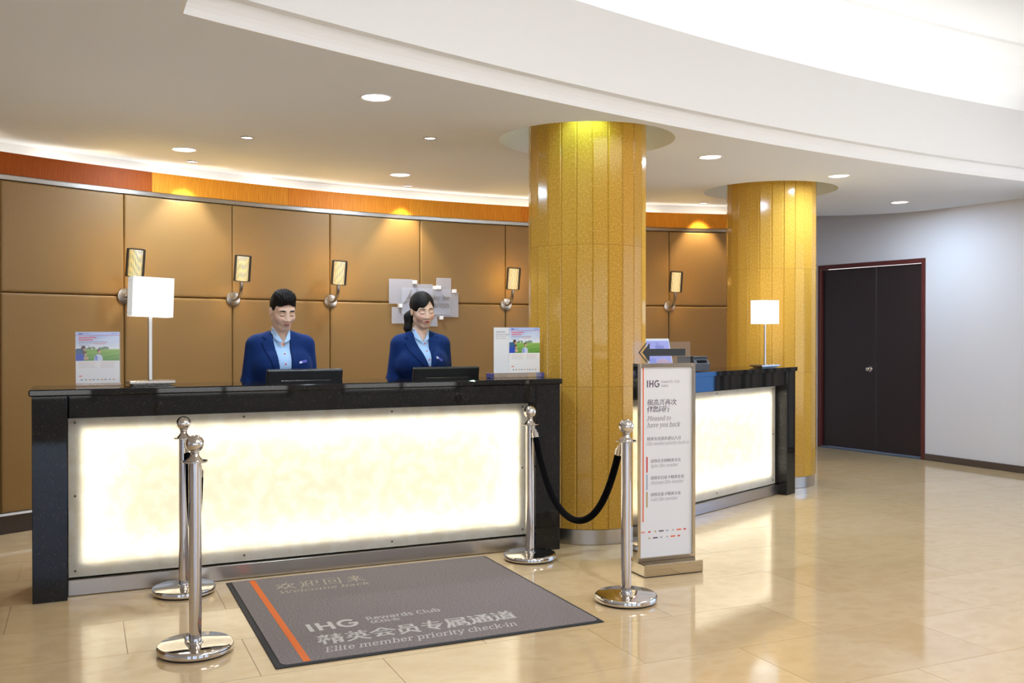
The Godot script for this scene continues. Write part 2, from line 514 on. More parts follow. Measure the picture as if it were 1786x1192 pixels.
# ------------------------------------------------------------------ the room
func make_shell() -> void:
	# floor: grout bed with polished slabs laid in running bond
	var fl := structure("floor")
	var b := MB.new()
	b.box(Vector3(-6.2, -0.2, -10.2), Vector3(9.2, -0.002, 6.4))
	put("grout_bed", b, M.grout, fl)
	var slab := MB.new()
	slab.box(Vector3(-0.4987, -0.02, -0.2587), Vector3(0.4987, 0.0, 0.2587))
	var sm := slab.mesh()
	var rest := MB.new()
	var rng := RandomNumberGenerator.new()
	rng.seed = 3
	var rows := 0
	for r in range(-9, 23):
		var z := -5.51 + 0.52 * r + 0.26
		for k in range(-7, 11):
			var x := -0.335 + (0.515 if posmod(r, 2) == 1 else 0.0) + k * 1.0 + 0.5
			var tone := rng.randi_range(0, 2)
			if x < -5.6 or x > 8.9 or z > 5.9:
				continue
			# what the photograph can show stands as single slabs
			var d := x * 0.4128 - z * -0.9108 * -1.0
			d = x * 0.4128 + -z * 0.9108
			var s := x * 0.9108 + z * 0.4128
			var seen := d > 2.4 and absf(s) < d * 0.56 + 0.7
			if seen:
				var o := MeshInstance3D.new()
				o.name = "floor_slab"
				o.mesh = sm
				o.material_override = M["marble_%d" % tone]
				o.position = Vector3(x, 0, z)
				fl.add_child(o, true)
			else:
				rest.box(Vector3(x - 0.4987, -0.02, z - 0.2587), Vector3(x + 0.4987, 0.0, z + 0.2587))
	put("outer_slabs", rest, M.marble_0, fl).set_meta("kind", "stuff")

	# right wall, bending slightly at the doors
	var w := structure("wall_right")
	var line := [Vector2(8.66, 6.2), Vector2(8.655, -1.2), Vector2(8.64, -5.47), Vector2(8.611, -6.55), Vector2(8.543, -7.745)]
	b = MB.new()
	for i in line.size() - 1:
		var p: Vector2 = line[i]
		var q: Vector2 = line[i + 1]
		if i == 1:      # the tall window beyond the frame
			wall_piece(b, p, q, 0.0, 0.25)
			wall_piece(b, p, q, 2.62, 4.4)
		else:
			wall_piece(b, p, q, 0.0, 4.4)
	# pieces round the doorway
	var o1 := Vector2(8.543, -7.745)
	var dd := Vector2(-0.137, -0.9906)
	wall_piece(b, o1 + dd * 0.0, o1 + dd * 1.455, 2.247, 4.4)
	wall_piece(b, o1 + dd * 1.455, o1 + dd * 2.2, 0.0, 4.4)
	put("plaster", b, M.wall_paint, w)
	# unseen window on the right, placed for daylight and reflections in the angled counter
	var win := structure("window_1")
	b = MB.new()
	for z in [-5.47, -5.37, -4.4, -3.3, -2.2, -1.2]:
		b.box(Vector3(8.62, 0.25, z - 0.02), Vector3(8.72, 2.62, z + 0.02), 0.005)
	b.box(Vector3(8.62, 0.25, -5.47), Vector3(8.72, 0.31, -1.2), 0.005)
	b.box(Vector3(8.62, 2.56, -5.47), Vector3(8.72, 2.62, -1.2), 0.005)
	put("window_frame", b, M.dark_steel, win)
	b = MB.new()
	b.box(Vector3(8.668, 0.3, -5.47), Vector3(8.674, 2.58, -1.2))
	put("pane", b, M.window_glass, win)
	b = MB.new()
	b.box(Vector3(8.60, 0.45, -5.46), Vector3(8.615, 1.35, -5.00), 0.003)
	put("unseen_blue_panel", b, glow("unseen_blue_panel", Color(0.02, 0.50, 0.86), 5.0), win)  # unseen blue panel and its lamp, placed for the reflection in the angled counter
	area("unseen_blue_lamp", Vector3(8.59, 0.9, -5.23), Vector3.LEFT, Vector2(0.42, 0.8), 0.08, Color(0.2, 0.6, 1.0), win)
	# unseen upright fins beside the window, placed for stripes reflected in the angled counter
	var fins := structure("trim_9")
	for k in 11:
		b = MB.new()
		var fz := -6.40 + 0.082 * k
		b.box(Vector3(8.56, 0.08, fz), Vector3(8.625, 2.6, fz + [0.02, 0.045, 0.03][k % 3]), 0.002)
		put("unseen_fin", b, [M.dark_steel, M.steel, M.dark_plastic][(k * 2) % 3], fins)
	# baseboard on the right
	var bb := structure("baseboard_right")
	b = MB.new()
	for i in [2, 3]:
		var p: Vector2 = line[i]
		var q: Vector2 = line[i + 1]
		var t := (q - p).normalized()
		b.xf = Transform3D(Basis(Vector3(t.x, 0, t.y), Vector3.UP, Vector3(-t.y, 0, t.x)), Vector3(p.x, 0, p.y))
		b.box(Vector3(0, 0.004, -0.02), Vector3((q - p).length() - (0.03 if i == 3 else 0.0), 0.072, 0.006), 0.002)
	b.xf = Transform3D()
	put("board", b, M.baseboard_brown, bb)

	# double doors in the right wall; local x runs along the wall from the near jamb, local z into the room
	var door := structure("door_1", "dark double doors with reddish brown frame and one round knob", "door")
	door.position = Vector3(8.543, 0, -7.745)
	door.basis = Basis(Vector3(dd.x, 0, dd.y), Vector3.UP, Vector3(dd.y, 0, -dd.x))
	b = MB.new()
	b.box(Vector3(-0.025, 0, -0.13), Vector3(0.022, 2.197, 0.014), 0.003)
	b.box(Vector3(1.405, 0, -0.13), Vector3(1.452, 2.197, 0.014), 0.003)
	b.box(Vector3(-0.025, 2.197, -0.13), Vector3(1.452, 2.247, 0.014), 0.003)
	put("door_frame", b, M.door_frame, door)
	b = MB.new()
	b.box(Vector3(0.024, 0.022, -0.075), Vector3(0.635, 2.19, -0.03), 0.003)
	put("door_leaf", b, M.door_wood, door)
	b = MB.new()
	b.box(Vector3(0.639, 0.022, -0.075), Vector3(1.403, 2.19, -0.03), 0.003)
	var leaf := put("door_leaf", b, M.door_wood, door)
	b = MB.new()
	b.xf = Transform3D(Basis(Vector3.RIGHT, -PI / 2).inverse(), Vector3(0.715, 0.987, -0.03))
	b.lathe([Vector2(0, 0), Vector2(0.032, 0), Vector2(0.03, 0.008), Vector2(0.013, 0.012), Vector2(0.012, 0.03), Vector2(0.024, 0.042), Vector2(0.027, 0.055), Vector2(0.02, 0.066), Vector2(0, 0.069)], 24, 60)
	put("door_knob", b, M.chrome, leaf)
	b = MB.new()
	b.box(Vector3(0.022, 0.0, -0.13), Vector3(1.405, 0.018, 0.03), 0.004)
	put("threshold", b, M.threshold, door)

	# hidden return between the upholstered wall and the doors, left wall, wall behind the viewer with windows
	w = structure("wall_back")
	b = MB.new()
	wall_piece(b, Vector2(8.3, -9.7), Vector2(6.6, -9.3), 0, 4.4)
	wall_piece(b, Vector2(6.6, -9.3), Vector2(6.47, -8.17), 0, 4.4)
	put("plaster", b, M.wall_paint, w)
	w = structure("wall_left")
	b = MB.new()
	b.box(Vector3(-6.2, 0, -10.0), Vector3(-6.0, 4.4, 6.2))
	put("plaster", b, M.wall_paint, w)
	w = structure("wall_front")
	b = MB.new()
	b.box(Vector3(-6.2, 0, 6.0), Vector3(8.8, 0.3, 6.2))
	b.box(Vector3(-6.2, 2.7, 6.0), Vector3(8.8, 4.4, 6.2))
	for x in [-6.2, -3.0, 0.2, 3.4, 6.6]:
		b.box(Vector3(x, 0.3, 6.0), Vector3(x + (0.9 if x < 6.0 else 2.2), 2.7, 6.2))
	put("plaster", b, M.wall_paint, w)
	for k in 4:  # unseen windows behind the viewer, placed to let daylight into the lobby
		win = structure("window_%d" % (k + 2))
		var x := -5.3 + 3.2 * k
		b = MB.new()
		b.box(Vector3(x, 0.3, 6.04), Vector3(x + 0.07, 2.7, 6.12), 0.005)
		b.box(Vector3(x + 2.23, 0.3, 6.04), Vector3(x + 2.3, 2.7, 6.12), 0.005)
		b.box(Vector3(x + 1.11, 0.3, 6.04), Vector3(x + 1.18, 2.7, 6.12), 0.005)
		b.box(Vector3(x, 0.3, 6.04), Vector3(x + 2.3, 0.37, 6.12), 0.005)
		b.box(Vector3(x, 2.63, 6.04), Vector3(x + 2.3, 2.7, 6.12), 0.005)
		put("window_frame", b, M.dark_steel, win)
		b = MB.new()
		b.box(Vector3(x, 0.3, 6.078), Vector3(x + 2.3, 2.7, 6.084))
		put("pane", b, M.window_glass, win)

func wall_piece(b: MB, p: Vector2, q: Vector2, y0: float, y1: float) -> void:
	# 0.16 thick, its face along p-q, the room on the left hand when walking from p to q
	var t := (q - p).normalized()
	b.xf = Transform3D(Basis(Vector3(t.x, 0, t.y), Vector3.UP, Vector3(-t.y, 0, t.x)), Vector3(p.x, 0, p.y))
	b.box(Vector3(0, y0, 0.0), Vector3((q - p).length(), y1, 0.16))
	b.xf = Transform3D()

func grid(b: MB, pos: Array, uvs: Array) -> void:
	# pos[i][j] points of a sheet, smooth normals from the neighbours
	var ni := pos.size()
	var nj: int = pos[0].size()
	var nn := []
	for i in ni:
		var row := []
		for j in nj:
			var du: Vector3 = pos[mini(i + 1, ni - 1)][j] - pos[maxi(i - 1, 0)][j]
			var dv: Vector3 = pos[i][mini(j + 1, nj - 1)] - pos[i][maxi(j - 1, 0)]
			row.append(dv.cross(du).normalized())
		nn.append(row)
	for i in ni - 1:
		for j in nj - 1:
			b.quadn(pos[i][j], pos[i + 1][j], pos[i + 1][j + 1], pos[i][j + 1], nn[i][j], nn[i + 1][j], nn[i + 1][j + 1], nn[i][j + 1], uvs[i][j], uvs[i + 1][j], uvs[i + 1][j + 1], uvs[i][j + 1])

func pad_mesh(y0: float, y1: float) -> ArrayMesh:
	# one upholstered panel, bent to the wall, its edges rolled back; origin on the wall's axis
	var roll := [[0.0, 0.026], [0.0015, 0.012], [0.004, 0.006], [0.009, 0.002], [0.016, 0.0005], [0.026, 0.0]]
	var half := deg_to_rad(STEP) / 2.0 - 0.0012 / WR
	var w := half * 2.0 * WR
	var xs := []
	var ys := []
	for r in roll:
		xs.append([r[0], r[1]])
		ys.append([r[0], r[1]])
	for k in range(1, 8):
		xs.append([w * k / 8.0, 0.0])
	ys.append([(y1 - y0) / 2.0, 0.0])
	for k in range(roll.size() - 1, -1, -1):
		xs.append([w - roll[k][0], roll[k][1]])
		ys.append([y1 - y0 - roll[k][0], roll[k][1]])
	var pos := []
	var uvs := []
	for x in xs:
		var pr := []
		var ur := []
		for y in ys:
			var a: float = -half + x[0] / WR
			var r: float = WR + maxf(x[1], y[1])
			pr.append(Vector3(r * sin(a), y0 + y[0], -r * cos(a)))
			ur.append(Vector2(x[0], -y[0]))
		pos.append(pr)
		uvs.append(ur)
	var b := MB.new()
	grid(b, pos, uvs)
	return b.mesh()

func make_wall() -> void:
	var w := structure("wall_curved")
	var b := MB.new()
	b.arc(WX, WZ, [Vector2(WR + 0.02, 0.0), Vector2(WR + 0.2, 0.0), Vector2(WR + 0.2, 2.60), Vector2(WR + 0.02, 2.60)], SEAM - STEP * 9, SEAM + STEP * 3, 60)
	put("backing", b, M.seam_brown, w)
	var low := pad_mesh(0.148, 1.6915)
	var high := pad_mesh(1.6945, 2.474)
	for k in range(-9, 3):
		for m in [low, high]:
			var o := put("fabric_panel", m, M.fabric, w)
			o.position = Vector3(WX, 0, WZ)
			o.rotation_degrees.y = -(SEAM + STEP * (k + 0.5))
	b = MB.new()
	b.arc(WX, WZ, [Vector2(WR + 0.16, 2.60), Vector2(WR + 0.3, 2.60), Vector2(WR + 0.3, 4.4), Vector2(WR + 0.16, 4.4)], SEAM - STEP * 9, SEAM + STEP * 3, 60)
	put("plaster", b, M.paint, w)
	b = MB.new()
	b.arc(WX, WZ, [Vector2(WR + 0.035, 2.64), Vector2(WR + 0.155, 2.64), Vector2(WR + 0.155, 2.652), Vector2(WR + 0.035, 2.652)], SEAM - STEP * 9, SEAM + STEP * 3, 60)
	put("light_strip", b, M.strip, w)
	# skirting
	var s := structure("baseboard_back")
	b = MB.new()
	b.arc(WX, WZ, [Vector2(WR + 0.006, 0.002), Vector2(WR + 0.03, 0.002), Vector2(WR + 0.03, 0.128), Vector2(WR + 0.006, 0.128)], SEAM - STEP * 9, SEAM + STEP * 3, 60)
	put("board", b, M.skirting_dark, s)
	b = MB.new()
	b.arc(WX, WZ, [Vector2(WR - 0.004, 0.130), Vector2(WR + 0.03, 0.130), Vector2(WR + 0.03, 0.145), Vector2(WR - 0.004, 0.145)], SEAM - STEP * 9, SEAM + STEP * 3, 60)
	put("metal_strip", b, M.white_plastic, s)
	# timber band of veneered boards over a brushed metal channel
	var t := structure("trim_1")
	b = MB.new()
	b.arc(WX, WZ, [Vector2(WR, 2.477), Vector2(WR + 0.02, 2.477), Vector2(WR + 0.02, 2.512), Vector2(WR, 2.512), Vector2(WR - 0.004, 2.510), Vector2(WR - 0.004, 2.507), Vector2(WR - 0.001, 2.505), Vector2(WR - 0.001, 2.484), Vector2(WR - 0.004, 2.482), Vector2(WR - 0.004, 2.478)], SEAM - STEP * 9, SEAM + STEP * 3, 90)
	put("metal_channel", b, M.steel, t)
	for k in range(-3, 7):
		b = MB.new()
		var a0 := -28.8 + 7.5 * k
		b.arc(WX, WZ, [Vector2(WR, 2.514), Vector2(WR + 0.022, 2.514), Vector2(WR + 0.022, 2.668), Vector2(WR, 2.668)], a0 + 0.004, minf(a0 + 7.496, 17.2), 10)
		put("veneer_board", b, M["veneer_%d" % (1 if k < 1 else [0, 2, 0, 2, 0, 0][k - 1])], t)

func soffit_point(deg: float, r: float) -> Vector2:
	return Vector2(SX + r * sin(deg_to_rad(deg)), SZ - r * cos(deg_to_rad(deg)))

func make_soffit() -> void:
	# the low ceiling, cut by the curved void and by a round hole about each column
	var poly := PackedVector2Array()
	poly.append(Vector2(-6.0, 6.0))
	poly.append(Vector2(-6.0, -5.5))
	for k in range(0, 41):
		var p := wall_at(lerpf(-51.0, 17.0, k / 40.0), WR + 0.162)
		poly.append(Vector2(p.x, p.z))
	for p in [Vector2(6.62, -8.9), Vector2(7.2, -8.78), Vector2(7.50, -8.67), Vector2(7.749, -8.538), Vector2(8.02, -8.36), Vector2(8.238, -8.144), Vector2(8.40, -7.90), Vector2(8.497, -7.669), Vector2(8.555, -7.40), Vector2(8.585, -7.094), Vector2(8.597, -6.82), Vector2(8.605, -6.557), Vector2(8.62, -5.9)]:
		poly.append(p)
	for k in range(0, 61):
		poly.append(soffit_point(lerpf(-0.85, -21.32, k / 60.0), SR + 0.012))
	poly.append(Vector2(0.386, 6.0))
	var c := CSGPolygon3D.new()
	c.name = "ceiling"
	c.set_meta("kind", "structure")
	c.polygon = poly
	c.mode = CSGPolygon3D.MODE_DEPTH
	c.depth = 0.34
	c.material = mat("ceiling_paint", Color8(226, 232, 242), 0.85, 0.0, 0.3)
	c.rotation_degrees.x = 90
	c.position.y = CH
	add_child(c)
	for q in [Vector2(3.245, -5.89), Vector2(5.98, -7.24)]:
		var h := CSGCylinder3D.new()
		h.name = "column_recess"
		h.operation = CSGShape3D.OPERATION_SUBTRACTION
		h.radius = 0.617
		h.height = 2.0
		h.sides = 72
		h.rotation_degrees.x = 90
		h.position = Vector3(q.x, q.y, 0)
		h.material = M.paint
		c.add_child(h)
	# unseen white lids over the recesses, with small unseen bulbs that brighten their walls
	for q in [Vector3(3.245, CH + 0.34, -5.89), Vector3(5.98, CH + 0.34, -7.24)]:
		var lid := MB.new()
		lid.xf = Transform3D(Basis(), q)
		lid.lathe([Vector2(0.40, 0.0), Vector2(0.66, 0.0), Vector2(0.66, 0.02), Vector2(0.40, 0.02)], 60)
		put("unseen_recess_lid", lid, M.paint, structure("trim_%d" % (4 if q.x < 4.0 else 5)))
		for k in 4:
			var g := TAU * (k + 0.5) / 4.0
			var at: Vector3 = q + Vector3(0.51 * sin(g), -0.03, 0.51 * cos(g))
			omni(at, 0.012, Color(0.92, 1.0, 0.92), 0.02)
	# fascia round the void: small coved lip, then the tall upright band
	var f := structure("trim_2")
	var prof := [Vector2(0.0, CH), Vector2(0.0, CH + 0.032), Vector2(-0.006, CH + 0.052), Vector2(-0.018, CH + 0.075), Vector2(-0.032, CH + 0.097), Vector2(-0.075, CH + 0.103), Vector2(-0.075, 3.36), Vector2(-0.02, 3.36), Vector2(-0.02, CH + 0.2), Vector2(0.02, CH + 0.2), Vector2(0.02, CH)]
	var ring := []
	for p in prof:
		ring.append(Vector2(SR + p.x, p.y))
	var b := MB.new()
	b.arc(SX, SZ, ring, -21.296, 0.2, 80)
	put("curved_fascia", b, M.paint, f)
	var pp := PackedVector2Array()
	for p in prof:
		pp.append(Vector2(0.398 - p.x, p.y))
	b = MB.new()
	b.prism(pp, -4.27, 6.0)
	put("straight_fascia", b, M.paint, f)
	# cove and high ceiling over the void
	var h := structure("ceiling_high")
	b = MB.new()
	b.arc(SX, SZ, [Vector2(SR + 0.02, 3.10), Vector2(SR + 0.62, 3.10), Vector2(SR + 0.70, 3.22), Vector2(SR + 0.66, 3.45), Vector2(SR + 0.5, 3.7), Vector2(SR + 0.27, 3.9), Vector2(SR + 0.09, 4.0), Vector2(SR + 0.07, 4.03)], -23.2, 0.6, 80, false)
	put("cove", b, M.paint, h)
	b = MB.new()
	b.arc(SX, SZ, [Vector2(SR + 0.09, 4.02), Vector2(SR - 0.93, 4.02), Vector2(SR - 0.93, 4.06), Vector2(SR + 0.09, 4.06)], -23.2, 0.6, 80)
	put("ceiling_ring", b, M.paint, h)
	b = MB.new()
	b.arc(SX, SZ, [Vector2(SR - 0.99, 3.985), Vector2(SR - 2.4, 3.985), Vector2(SR - 2.4, 4.06), Vector2(SR - 0.99, 4.06)], -23.2, 0.6, 80)
	put("ceiling_ring", b, M.paint, h)
	b = MB.new()
	b.box(Vector3(-6.2, 4.06, -10.2), Vector3(9.0, 4.4, 6.4))
	put("roof_slab", b, M.paint, h)
	b = MB.new()
	b.box(Vector3(-0.3, 3.1, -4.6), Vector3(-0.1, 4.06, 6.0))
	put("cove_wall", b, M.paint, h)
	# faces of the unseen panels placed to light the lobby from above
	for p in [Vector3(2.6, 4.0, 1.6), Vector3(6.2, 4.0, 1.6), Vector3(2.6, 4.0, -1.4), Vector3(6.2, 4.0, -1.4)]:
		b = MB.new()
		b.box(p - Vector3(0.87, 0.01, 0.87), p + Vector3(0.87, 0.05, 0.87), 0.005)
		put("unseen_light_panel", b, M.panel_glow, h)
	b = MB.new()
	b.arc(SX, SZ, [Vector2(SR + 0.06, 3.11), Vector2(SR + 0.18, 3.11), Vector2(SR + 0.18, 3.17), Vector2(SR + 0.06, 3.17)], -21.0, 0.0, 60)
	put("light_strip", b, M.strip, h)
	# slot diffuser at the edge of the low ceiling
	var t := structure("trim_3")
	b = MB.new()
	b.arc(WX, WZ, [Vector2(WR + 0.098, CH - 0.004), Vector2(WR + 0.118, CH - 0.004), Vector2(WR + 0.118, CH + 0.004), Vector2(WR + 0.098, CH + 0.004)], -14.3, 17.0, 50)
	b.arc(WX, WZ, [Vector2(WR + 0.145, CH - 0.004), Vector2(WR + 0.155, CH - 0.004), Vector2(WR + 0.155, CH + 0.004), Vector2(WR + 0.145, CH + 0.004)], -14.3, 17.0, 50)
	put("slot_frame", b, M.wall_paint, t)
	b = MB.new()
	b.arc(WX, WZ, [Vector2(WR + 0.118, CH - 0.001), Vector2(WR + 0.145, CH - 0.001), Vector2(WR + 0.145, CH + 0.003), Vector2(WR + 0.118, CH + 0.003)], -14.3, 17.0, 50)
	put("slot", b, M.dark_steel, t)

func make_column(at: Vector3, label: String, near: bool) -> void:
	var t := thing("column", label, "column", at)
	var b := MB.new()
	b.lathe([Vector2(0.394, 0.0), Vector2(0.398, 0.003), Vector2(0.398, 0.1), Vector2(0.38, 0.1)], 48)
	put("steel_base", b, M.steel, t)
	b = MB.new()
	b.lathe([Vector2(0.385, 0.09), Vector2(0.385, 3.1)], 48)
	put("core", b, M.core, t)
	var flat := 0.411 * cos(deg_to_rad(7.5))
	var w := 0.411 * sin(deg_to_rad(7.5))
	var heights := [[0.105, 1.05], [1.0515, 1.993], [1.9945, 3.1]]
	var start := 24.38 + 7.0      # turned as the joints stand in the photograph
	var rng := RandomNumberGenerator.new()
	rng.seed = 17 if near else 29
	for h in heights:
		b = MB.new()
		b.xf = Transform3D(Basis(Vector3.RIGHT, Vector3.BACK, Vector3.DOWN), Vector3.ZERO)   # polygon y points outward (+z), depth runs down
		b.prism(PackedVector2Array([Vector2(-w + 0.001, flat - 0.022), Vector2(w - 0.001, flat - 0.022), Vector2(w - 0.001, flat - 0.007), Vector2(w - 0.0075, flat), Vector2(-w + 0.0075, flat), Vector2(-w + 0.001, flat - 0.007)]), -h[1], -h[0])
		var m := b.mesh()
		for k in 24:
			var o := put("stone_panel", m, M["onyx_%d" % rng.randi_range(0, 2)], t)
			o.rotation_degrees.y = -start + 15.0 * k
	if near:
		# unseen greenish fitting in the ceiling recess, placed to light the column top
		var f := Vector3(-0.265, 3.02, 0.485)
		b = MB.new()
		b.xf = Transform3D(Basis(), f)
		b.lathe([Vector2(0.0, 0.0), Vector2(0.03, 0.0), Vector2(0.035, 0.06), Vector2(0, 0.06)], 20)
		put("unseen_recess_lamp", b, M.diffuser, t)
		spot(f - Vector3(0, 0.012, 0), Vector3(0.02, -1, -0.05), 0.5, 50.0, Color(0.74, 1.0, 0.74), 0.02, t)

func make_downlights() -> void:
	var big := [[1.55, -5.314, "large round downlight nearest the viewer, above the main counter's front"], [0.694, -7.398, "large round downlight at left, above the table lamp with white shade"], [2.487, -7.805, "large round downlight above the woman in blue jacket"], [4.412, -6.038, "large round downlight between the two gold columns"], [5.947, -6.302, "large round downlight just in front of the farther gold column"], [7.707, -7.301, "large round downlight in front of the dark double doors"]]
	var small := [[1.05, -6.766, "small round downlight above and in front of the man"], [2.212, -6.261, "small round downlight left of the nearer column's ceiling recess"], [0.800, -7.89, "small wall washing downlight at left, behind the large left downlight"], [2.735, -8.36, "small wall washing downlight beside the slot, above the woman"], [5.89, -8.18, "small wall washing downlight seen between the two columns"]]
	for kind in 2:
		var r := 0.094 if kind == 0 else 0.046
		var b := MB.new()
		b.lathe([Vector2(r * 0.84, 0.006), Vector2(r * 0.87, -0.002), Vector2(r * 0.96, -0.005), Vector2(r, -0.003), Vector2(r + 0.001, 0.004)], 40, 70)
		var ring := b.mesh()
		b = MB.new()
		b.lathe([Vector2(0.0005, 0.0), Vector2(r * 0.85, 0.0), Vector2(r * 0.85, 0.004)], 40)
		var disc := b.mesh()
		for q in (big if kind == 0 else small):
			var t := thing("downlight", q[2], "downlight", Vector3(q[0], CH - 0.001, q[1]), 0.0, "round downlights in the low ceiling")
			put("trim_ring", ring, M.white_plastic if kind == 0 else M.nickel, t)
			put("lens", disc, M.lamp_disc, t)
			if kind == 0:
				area("downlight_lamp", Vector3(0, -0.006, 0), Vector3.DOWN, Vector2(0.11, 0.11), 2.3, Color(0.82, 0.91, 1.0), t)
			elif q[1] > -8.0:
				spot(Vector3(0, -0.015, 0), Vector3.DOWN, 1.2, 42.0, Color(0.97, 0.98, 1.0), 0.012, t)
			else:
				spot(Vector3(0, -0.015, 0), Vector3.DOWN, 1.7, 40.0, Color(1.0, 0.9, 0.72), 0.012, t)

# ------------------------------------------------------------------ counters
func make_counters() -> void:
	var a := thing("reception_counter", "long black granite reception counter with glowing white stone front, two clerks behind", "counter", Vector3(-0.236, 0, -5.49), 0.0)
	counter(a, 3.066, 0.166, 0.172, 0.0, 0.0)
	var c := thing("reception_counter", "angled shorter granite counter with glowing front, between the two gold columns", "counter", Vector3(4.165, 0, -5.919), 22.83)
	counter(c, 1.675, 0.12, 0.153, -0.60, 0.12)

func counter(t: Node3D, x1: float, lw: float, rw: float, x0: float, cut: float) -> void:
	# local x along the front, z = 0 the front of the legs; cut: how far the left end is bitten by the column
	var b := MB.new()
	if cut > 0.0:
		var poly := PackedVector2Array([Vector2(x1 + 0.014, -0.014), Vector2(x1 + 0.014, 0.43)])
		for k in range(0, 9):     # follow the column
			var g := deg_to_rad(lerpf(-18.0, 44.0, k / 8.0))
			poly.append(Vector2(-0.877 + 0.425 * cos(g), 0.309 - 0.425 * sin(g)))
		poly.append(Vector2(-0.575, -0.014))
		b.xf = Transform3D(Basis(Vector3.RIGHT, Vector3.FORWARD, Vector3.UP), Vector3.ZERO)
		b.prism(poly, 1.076, 1.111)
		b.xf = Transform3D()
	else:
		b.box(Vector3(x0 - 0.014, 1.076, -0.435), Vector3(x1 + 0.014, 1.111, 0.014), 0.006)
	put("granite_top", b, M.granite, t)
	b = MB.new()
	b.box(Vector3(x0, 0.0, -0.02 if cut > 0.0 else -0.42), Vector3(x0 + lw, 1.0755, 0.0), 0.002)
	put("granite_leg", b, M.granite, t)
	b = MB.new()
	b.box(Vector3(x1 - rw, 0.0, -0.42), Vector3(x1, 1.0755, 0.0), 0.002)
	put("granite_leg", b, M.granite, t)
	var l := x0 + lw + 0.001
	var r := x1 - rw - 0.001
	if cut > 0.0:
		l = -0.43
	b = MB.new()
	b.box(Vector3(x0 + lw + 0.001, 0.957, -0.02 if cut > 0.0 else -0.1), Vector3(l + 0.01, 1.0755, -0.001), 0.001)
	b.box(Vector3(l, 0.957, -0.1), Vector3(r, 1.0755, -0.001), 0.002)
	put("granite_beam", b, M.granite, t)
	# backlit stone sheet
	b = MB.new()
	b.box(Vector3(l + 0.002, 0.094, -0.122), Vector3(r - 0.002, 0.99, -0.11), 0.001)
	var sheet := put("stone_sheet", b, M.backlit_stone, t)
	var n := 4 if cut == 0.0 else 3
	for k in n:
		for y in [0.128, 0.53, 0.925]:
			if y == 0.53 and k > 0 and k < n - 1:
				continue
			b = MB.new()
			b.xf = Transform3D(Basis(Vector3.RIGHT, PI / 2), Vector3(lerpf(l + 0.035, r - 0.045, float(k) / (n - 1)), y, -0.1105))
			b.lathe([Vector2(0.0065, 0.0), Vector2(0.0065, 0.003), Vector2(0.004, 0.005), Vector2(0.0, 0.005)], 14)
			put("screw", b, M.screw, sheet)
	# light box behind it
	var bl := l + 0.068
	var br := r - 0.07
	var b0 := 0.165
	var b1 := 0.893
	b = MB.new()
	b.box(Vector3(bl - 0.012, b0 - 0.012, -0.26), Vector3(bl, b1 + 0.012, -0.1265))
	b.box(Vector3(br, b0 - 0.012, -0.26), Vector3(br + 0.012, b1 + 0.012, -0.1265))
	b.box(Vector3(bl, b0 - 0.012, -0.26), Vector3(br, b0, -0.1265))
	b.box(Vector3(bl, b1, -0.26), Vector3(br, b1 + 0.012, -0.1265))
	b.box(Vector3(bl - 0.012, b0 - 0.012, -0.272), Vector3(br + 0.012, b1 + 0.012, -0.26))
	put("light_box", b, M.lightbox_white, t)
	b = MB.new()
	b.box(Vector3(bl + 0.01, b0 + 0.01, -0.259), Vector3(br - 0.01, b1 - 0.01, -0.255))
	put("led_sheet", b, M.led_sheet, t)
	var warm := Color(0.96, 0.985, 1.0)
	var mx := (bl + br) / 2.0
	var my := (b0 + b1) / 2.0
	area("led_lamp", Vector3(mx, my, -0.25), Vector3.BACK, Vector2(br - bl - 0.05, b1 - b0 - 0.05), 0.5 * (br - bl) / 2.5, warm, t)
	for y in [b0 + 0.05, b1 - 0.05]:
		area("led_lamp", Vector3(mx, y, -0.2), Vector3(0, 0.35 * signf(my - y), 1), Vector2(br - bl - 0.06, 0.03), 0.42 * (br - bl) / 2.5, warm, t)
	for x in [bl + 0.05, br - 0.05]:
		area("led_lamp", Vector3(x, my, -0.2), Vector3(0.35 * signf(mx - x), 0, 1), Vector2(0.03, b1 - b0 - 0.06), 0.13, warm, t)
	# kick plate
	b = MB.new()
	b.box(Vector3(l, 0.003, -0.13), Vector3(r, 0.086, -0.078), 0.002)
	put("kick_plate", b, M.steel, t)
	# back of the counter with its lower working shelf
	b = MB.new()
	b.box(Vector3(l, 0.003, -0.43), Vector3(r, 1.075, -0.40))
	b.box(Vector3(l, 0.78, -0.57), Vector3(r, 0.805, -0.43), 0.003)
	for x in [l + 0.02, (l + r) / 2.0, r - 0.04]:
		b.box(Vector3(x, 0.003, -0.55), Vector3(x + 0.02, 0.78, -0.43))
	put("work_shelf", b, M.dark_plastic, t)

# ------------------------------------------------------------------ lettering
var fonts := {}
var shapes := {}

func font(kind: String) -> SystemFont:
	if not fonts.has(kind):
		var f := SystemFont.new()
		f.font_names = PackedStringArray(["Droid Sans" if kind.begins_with("sans") else "Droid Serif"])
		f.font_weight = 700 if kind.ends_with("bold") else 400
		fonts[kind] = f
	return fonts[kind]

